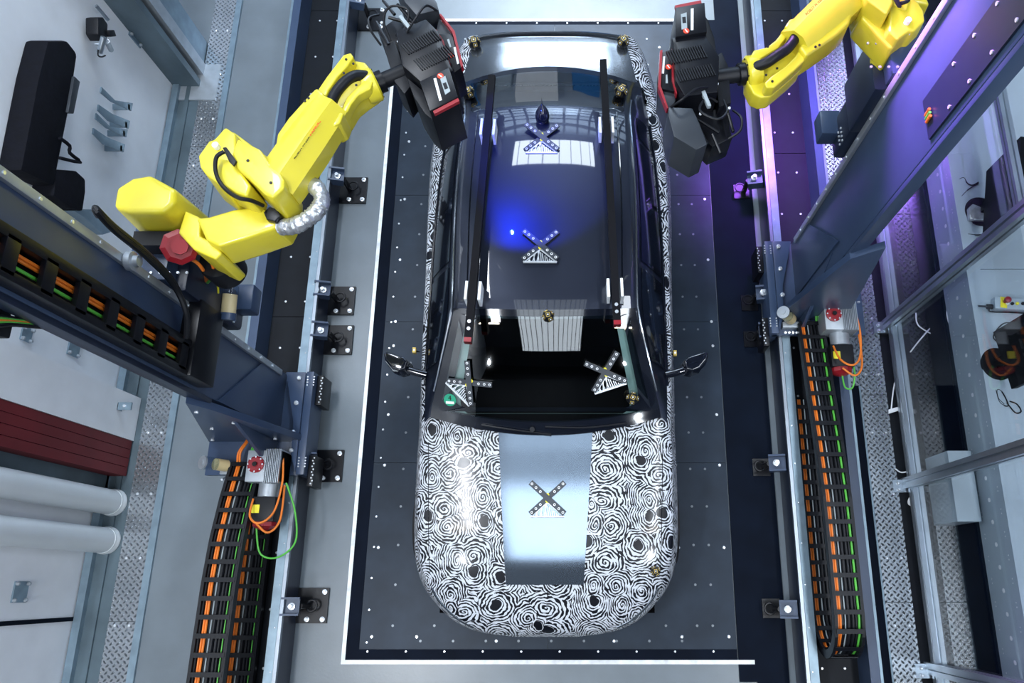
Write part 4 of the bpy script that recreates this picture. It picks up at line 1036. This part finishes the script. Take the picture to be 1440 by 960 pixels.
# long bag
o = MB().poly3([atx(*p, -3.70) for p in ((68, 57), (96, 57), (110, 76), (99, 150), (77, 262), (30, 240), (55, 110))], (-.17, 0, 0)).build('long_bag', 'cloth', None, .03)
tag(o, 'long black fabric bag hanging lengthways on the left wall', 'bag')
t = base('bag_strap', atx(95, 210, -3.70), 'black webbing strap loop dangling from the long bag', 'strap')
MB().tube([atx(a, b, -3.68) for a, b in ((84, 194), (98, 205), (98, 215), (113, 228), (84, 222))], .013, 6, 3).build('strap_loop', 'cloth', t, smooth=True)
o = MB().poly3([atx(*p, -3.68) for p in ((105, 107), (113, 115), (104, 160), (96, 158))], (-.10, 0, 0)).build('bag_pocket_box', 'greybox', None, .006); tag(o, 'slim charcoal box beside the long black bag on the left wall', 'box')
o = MB().poly3([atx(*p, -3.70) for p in ((80, 238), (108, 240), (121, 252), (121, 270), (117, 297), (100, 293), (76, 275))], (-.17, 0, 0)).build('small_bag', 'cloth', None, .02); tag(o, 'short black fabric case below the long bag', 'case')
o = MB().poly3([atx(*p, -3.72) for p in ((103, 296), (130, 294), (150, 308), (160, 325), (145, 330), (118, 305))], (-.10, 0, 0)).build('junction_box', 'galv', None, .006); tag(o, 'grey junction box behind the left column edge', 'box')
# wall hooks (bent sheet brackets)
for k, (x0, y0, w) in enumerate(((147, 125, 'topmost'), (143, 150, 'second from top'), (140, 162, 'third from top'), (136, 183, 'bottom'))):
    t = base('bent_hook', atx(x0+20, y0+20, XW), 'bent grey sheet hook on the left wall, '+w+' of four', 'hook')
    sgn = k % 2
    x0 -= 4; pts = [(x0, y0-3), (x0+19, y0+ (10 if sgn else 16)), (x0+44, y0+20), (x0+42, y0+31), (x0+14, y0+ (20 if sgn else 18)), (x0-1, y0+5)]
    MB().poly3([atx(a, b, -3.74) for a, b in pts], (-.012, 0, 0)).build('hook_arm', 'galv', t, .001)
    MB().poly3([atx(x0+37, y0+21, -3.74), atx(x0+40, y0+22, -3.74), atx(x0+40, y0+30, -3.74), atx(x0+37, y0+29, -3.74)], (-.13, 0, 0)).build('wall_tab', 'galv', t, .001)
# clamp / camera hanging
t = base('camera_clamp', atx(150, 50, XW), 'black and silver camera clamp hanging on the upper left wall', 'clamp')
MB().tube([atx(135, 8, -3.80), atx(152, 28, -3.78)], .014, 8, 0).build('rod', 'alu', t, smooth=True)
MB().poly3([atx(*p, -3.72) for p in ((138, 25), (145, 24), (152, 34), (151, 56), (144, 58), (138, 48))], (-.1, 0, 0)).build('clamp_body', 'black', t, .01)
MB().poly3([atx(*p, -3.70) for p in ((153, 43), (161, 42), (164, 51), (156, 52))], (-.05, 0, 0)).build('knob', 'black', t, .006)
MB().cyl(atx(146, 52, -3.68), atx(140, 74, -3.74), .022).build('joint', 'alu', t, smooth=True)
MB().cyl(atx(150, 58, -3.68), atx(156, 70, -3.74), .020).build('joint', 'cast', t, smooth=True)
MB().tube([atx(134, 62, -3.75), atx(140, 62, -3.72)], .01, 8, 0).build('pin', 'alu', t, smooth=True)
MB().tube([atx(138, 70, -3.72), atx(138, 78, -3.72), atx(143, 80, -3.72), atx(148, 78, -3.74)], .006, 6, 3).build('wire', 'black', t, smooth=True)
# door frame with louvre at the end of the left wall
t = base('door_frame', (-3.70, 4.75, 0), 'grey steel door post with louvred vent at the upper left', 'door frame')
b1(-3.90, -3.62, 4.55, 4.62, 0, 3.4, 'inner_post', 'galvd', t, .004)
b1(-3.88, -3.72, 4.62, 4.68, 0, 3.4, 'dark_slot', 'pit', t)
b1(-3.90, -3.60, 4.68, 4.80, 0, 3.4, 'outer_post', 'cast', t, .006)
b1(-3.95, -3.62, 4.80, 5.05, 0, 3.4, 'post_cover', 'galv', t, .006)
mb = MB()
for k in range(12): mb.box(-3.615, -3.605, 4.82, 5.0, .95+k*.04, .97+k*.04)
mb.build('louvre', 'cast', t)
b1(-3.80, -3.45, 4.40, 4.80, -.01, .016, 'foot_plate', 'cast', t, .002)
# cable bundle at the far left
t = base('cable_bundle', atx(0, 450, -2.5), 'bundle of black, green and orange cables entering from the left edge', 'cables')
for k, m in enumerate(('black', 'green', 'orange', 'green', 'black', 'black')):
    MB().tube([atx(-30, 440+k*5, -2.42), atx(12, 446+k*2.2, -2.42), atx(60, 452+k*1.6, -2.42), atx(110, 455+k*1., -2.42)], .009, 6, 4).build('cable', m, t, smooth=True)
MB().poly3([atx(*p, -2.45) for p in ((-20, 420), (12, 432), (20, 452), (14, 476), (-20, 468))], (-.08, 0, 0)).build('clamp_box', 'black', t, .006)

# ============================================================ RIGHT SIDE
FX = 2.70
def profile(name, parent, p0, p1, w, m='alu', up=(1, 0, 0)):       # T-slot extrusion
    p0 = Vector(p0); p1 = Vector(p1); d = (p1-p0).normalized(); u = Vector(up); u = (u-d*u.dot(d)).normalized(); v = d.cross(u); h = w/2; g = w*.10; dp = w*.28
    prof = [(-h, -h), (-g, -h), (-g, -h+dp), (g, -h+dp), (g, -h), (h, -h), (h, -g), (h-dp, -g), (h-dp, g), (h, g), (h, h), (g, h), (g, h-dp), (-g, h-dp), (-g, h), (-h, h), (-h, g), (-h+dp, g), (-h+dp, -g), (-h, -g)]
    return MB().poly3([p0+u*a+v*b for a, b in prof], p1-p0).build(name, m, parent)
t = base('safety_fence', (FX, 1, 0), 'aluminium profile safety fence with clear panes on the right', 'fence')
profile('bottom_rail', t, (FX, Y0+.4, .10), (FX, 5.4, .10), .085)
profile('middle_rail', t, (FX, 2.14, 2.09), (FX, 5.4, 2.09), .06)
for y in (2.13, .78, -.60):
    profile('post', t, (FX-.03, y, .0), (FX-.03, y, 2.6), .085)
    f = b1(FX-.15, FX-.02, y-.07, y+.03, -.0, .03, 'post_foot', 'alu', t, .004)
    for k in (-.05, .0): 
        MB().lathe([(.014, 0), (.014, .012), (.008, .02)], (FX-.11, y+k, .03), n=10).build('foot_bolt', 'bright', f)
ysn = [-1.9, -.60, .78, 2.13, 3.5, 5.3]
for a, b in zip(ysn, ysn[1:]): b1(FX-.003, FX+.003, a+.045, b-.045, .15, 2.04, 'pane', 'pane', t)
# cross reflection level rail lower
# desk with perforated front and things on it
t = base('work_bench', (3.3, 1.4, 0), 'long light grey bench with perforated steel front beyond the glass fence', 'bench')
b1(3.06, 3.10, -2.0, 4.4, .30, .72, 'perforated_front', 'table', t, .003)
pts = []
mb = MB()
for k in range(34):
    y = -1.0+k*.16; mb.cyl((3.058, y, .5), (3.06, y, .5), .016, n=12)
    for zz in (.36, .64):
        for dy in (0, .03): mb.cyl((3.0585, y+dy+.05, zz), (3.06, y+dy+.05, zz), .005, n=6)
o = mb.build('perforation', 'labw', t); o['kind'] = 'stuff'
b1(3.03, 3.14, -2.0, 4.4, .72, .76, 'front_edge', 'table', t, .004)
mb = MB()
for a, b in ((-2.0, 2.345), (2.35, 4.4)): mb.box(3.14, 4.3, a, b, .71, .75)
mb.build('table_top', 'table', t)
for y in (-1.8, 1.2, 4.2): b1(3.6, 3.68, y, y+.08, 0, .71, 'bench_leg', 'alu', t)
b1(3.02, 3.06, -2.0, 4.4, .0, .30, 'kick_plate', 'strip', t)
TZ = .75
def ta(px, py, h=0): return at(px, py, TZ+h)
def monitor(cx, cy, label, pix, sx=.5):
    c = ta(cx, cy); t = base('monitor', c, label, 'monitor', None, world=False)
    MB().lathe([(.125, 0), (.125, .012), (.11, .018)], n=32).build('foot', 'bagmesh', t)
    MB().box(-.02, .02, -.035, .035, .015, .26).build('stand', 'bagmesh', t, .006)
    MB().box(-.025, .02, -sx/2, sx/2, .12, .62).build('screen_case', 'bagmesh', t, .008)
    MB().box(.02, .05, -sx/4, sx/4, .2, .42).build('rear_cover', 'bagmesh', t, .02)
    return t
m1 = monitor(1378, 298, 'black monitor on round foot standing on the bench, farther one', None, .60); m1.rotation_euler = (0, 0, R(-12))
m2 = monitor(1402, 512, 'black monitor on round foot standing on the bench above the coiled cables', None, .44); m2.rotation_euler = (0, 0, R(8))
o = MB().box(-.02, .02, -.2, .2, 0, .42, Matrix.Translation(ta(1425, 265)) ).build('black_panel', 'bagmesh', None, .006); tag(o, 'tall thin black panel standing on the bench at the right picture edge', 'panel')
o = MB().poly3([ta(1358, 296, .002), ta(1364, 290, .002), ta(1388, 300, .002), ta(1400, 296, .002), ta(1398, 306, .002), ta(1382, 313, .002), ta(1360, 312, .002)], (0, 0, .05)).build('plastic_bag', 'foil', None, .012); tag(o, 'crumpled clear plastic bag lying at the foot of the farther monitor', 'bag')
t = base('control_box', ta(1418, 430), 'light grey operator box with red emergency stop and yellow plate', 'control box')
MB().prism([ta(1393, 421).xy, ta(1450, 425).xy, ta(1450, 440).xy, ta(1394, 437).xy], TZ, TZ+.06).build('enclosure', 'table', t, .006)
MB().prism([ta(1401, 421).xy, ta(1411, 422).xy, ta(1410, 437).xy, ta(1401, 436).xy], TZ+.06, TZ+.063).build('yellow_plate', 'ylab', t)
c = ta(1407, 428, .0)+Vector((0, 0, .06)); MB().lathe([(.014, 0), (.014, .03), (.024, .035), (.024, .055), (.015, .062)], c, n=20).build('stop_button', 'red', t, smooth=True)
for px, m in ((1416, 'labw'), (1423, 'black'), (1430, 'ylab'), (1438, 'black')): MB().lathe([(.012, 0), (.012, .012), (.008, .016)], ta(px, 427, .06), n=14).build('push_button', m, t, smooth=True)
MB().cyl(ta(1388, 431, .03), ta(1395, 431, .03), .02).build('plug', 'black', t); MB().tube([ta(1376, 430, .03), ta(1389, 431, .03)], .008, 8, 0).build('cord', 'greybox', t)
MB().tube([ta(1392, 433, .04), ta(1393, 438, .02), ta(1420, 439, .01), ta(1450, 441, .01)], .006, 6, 4).build('cord', 'black', t, smooth=True)
def cord(name, pix, lab, z=.006, m='black', r=.005, zf=None):
    o = MB().tube([at(a, b, TZ+z) if zf is None else at(a, b, zf) for a, b in pix], r, 6, 6).build(name, m, None, smooth=True); tag(o, lab, 'cord'); return o
cord('cord', [(1349, 252), (1355, 250), (1361, 258), (1368, 260), (1376, 256)], 'thin black cord from the bench edge to the farther monitor')
cord('cord', [(1352, 276), (1362, 266), (1376, 258)], 'short black cord just below the first one by the farther monitor')
cord('cord', [(1361, 329), (1378, 330), (1398, 324), (1404, 314)], 'black cord lying below the farther monitor on the bench')
cord('cord', [(1424, 466), (1420, 454), (1408, 457), (1397, 474), (1411, 488), (1410, 502), (1392, 506)], 'thin dark cord looping beside the nearer monitor')
cord('cord', [(1400, 548), (1406, 566), (1418, 570), (1410, 552), (1402, 548), (1404, 560), (1412, 568)], 'coiled black cord on the bench, left one of two coils')
cord('cord', [(1416, 566), (1428, 580), (1436, 578), (1430, 568), (1420, 564)], 'coiled black cord on the bench, right one of two coils')
cord('grey_hose', [(1340, 417), (1332, 435), (1335, 455), (1350, 480)], 'thin grey hose hanging behind the fence, upper', zf=.30, m='labw', r=.006)
cord('grey_hose', [(1288, 440), (1292, 458), (1320, 474), (1348, 484)], 'thin grey hose crossing the dark gap behind the fence', zf=.05, m='labw', r=.006)
cord('grey_hose', [(1344, 438), (1318, 452), (1296, 475), (1280, 495)], 'thin grey hose slanting down to the bottom rail', zf=.05, m='labw', r=.006)
cord('grey_hose', [(1265, 515), (1257, 545), (1253, 578)], 'thin grey hose in front of the bottom rail', zf=.02, m='labw', r=.006)
cord('grey_hose', [(1259, 659), (1268, 664), (1280, 660), (1286, 648)], 'thin grey hose loop above the middle fence foot', zf=.02, m='labw', r=.006)
cord('white_hose', [(1293, 690), (1282, 698), (1279, 708), (1292, 710)], 'short white hose curl below the middle fence foot', zf=.03, m='labw', r=.013)
o = MB().poly3([at(1249, 576, .02), at(1273, 569, .02), at(1274, 574, .02), at(1249, 582, .02)], (0, 0, .012)).build('white_strap', 'labw', None, .002); tag(o, 'short white strap bridging the walkway and the bottom rail', 'strap')
# white cabinet behind lower panes
o = b1(2.84, 3.02, .45, .98, .022, .42, 'grey_cabinet', 'table', None, .006); tag(o, 'low pale cabinet behind the glass fence below the dark gap', 'cabinet')
# channel end cover beside right chain
o = MB().poly3([at(1184, 530, .02), at(1193, 530, .02), at(1210, 545, .02), at(1225, 960, .02), at(1232, 960, .02), at(1211, 700, .02)], (0, 0, .0)) if False else None
# added light panels and spots with housings, and ceiling beams
def fill_panel(name, x0, x1, y0, y1, z, label, slats=0):
    t = base(name, ((x0+x1)/2, (y0+y1)/2, z), label, 'added lamp')
    mb = MB().box(x0-.05, x0, y0-.05, y1+.05, z-.02, z+.10).box(x1, x1+.05, y0-.05, y1+.05, z-.02, z+.10).box(x0, x1, y0-.05, y0, z-.02, z+.1).box(x0, x1, y1, y1+.05, z-.02, z+.1).box(x0-.05, x1+.05, y0-.05, y1+.05, z+.08, z+.12)
    mb.build('housing', 'dark', t)
    for k in range(slats):
        x = x0+(x1-x0)*(k+.5)/slats; b1(x-.012, x+.012, y0, y1, z-.05, z-.02, 'louvre_blade', 'dark', t)
    return t
fill_panel('ceiling_fill_panel', -1.55, 1.05, -4.2, -.2, 8.25, 'large louvred light panel added above the camera for the hood reflection', 13)
fill_panel('ceiling_fill_panel', -1.8, 1.4, 8.15, 9.85, 8.2, 'wide light panel added over the back of the hall', 7)
for p0, p1, w in (((-3.3, -4.2, 7.6), (-2.2, 1.2, .8), 'left'), ((3.6, -4.2, 7.6), (2.2, 2.0, .8), 'right')):
    p0 = Vector(p0); dr = (Vector(p1)-p0).normalized()
    t = base('fill_spotlight', p0, 'added dark spotlight at the front %s corner of the hall' % w, 'added lamp')
    MB().lathe([(.06, -.3), (.13, -.18), (.15, .05), (.14, .05), (.11, -.14)], p0-dr*.02, dr, n=20).build('shade', 'dark', t, smooth=True)  # housing made up around the added front fill spot
    MB().cyl(p0-dr*.25, (p0.x, p0.y, 8.6), .02).build('stem', 'dark', t)
for k, (x, w, h, m, lb) in enumerate(((-3.2, 1.1, 2.3, 'blue', 'tall blue cabinet'), (-1.9, .9, 1.6, 'table', 'pale low cabinet'), (-.75, 1.1, 2.6, 'white', 'white double cabinet'), (.6, .8, 1.9, 'blue', 'blue tool cabinet'), (1.7, 1.1, 2.4, 'galv', 'grey steel cabinet'), (3.0, 1.0, 1.5, 'yellow', 'yellow cabinet'))):
    t = base('cabinet', (x, 9.6, 0), lb+' added against the back wall for the rear window reflection', 'cabinet')
    b1(x-w/2, x+w/2, 9.4, 9.85, 0, h, 'body', m, t, .01)  # cabinets added as something for the rear window to reflect
    for q in (-1, 1): 
        d = b1(x+q*w/4-w/4+.01, x+q*w/4+w/4-.01, 9.385, 9.4, .08, h-.05, 'door', m, t, .003)
        MB().cyl((x+q*.04, 9.37, h*.5-.08), (x+q*.04, 9.37, h*.5+.08), .012).build('handle', 'alu', d)
fill_panel('ceiling_fill_panel', -1.55, 1.05, .10, 2.40, 8.25, 'dim louvred light panel added directly over the car hood', 13)
t = base('back_window_wall', (0, 9.9, 6), 'wide mullioned window band high on the back wall', 'window band')
for k in range(13): b1(-3.55+k*.58, -3.45+k*.58, 9.9, 9.98, 4.2, 8.0, 'mullion', 'dark', t)
for k in range(7): b1(-3.6, 3.6, 9.9, 9.98, 4.2+k*.62, 4.3+k*.62, 'transom', 'dark', t)
for k, y in enumerate((3.3, 5.6)):
    struct(b1(-5.2, 5.35, y, y+.22, 8.3, 8.6, 'trim_%d' % (20+k), 'dark'))
for k, x in enumerate((-2.2, -.27, 1.6)):
    struct(b1(x-.08, x+.08, 2.6, 7.2, 8.12, 8.3, 'trim_%d' % (30+k), 'dark'))
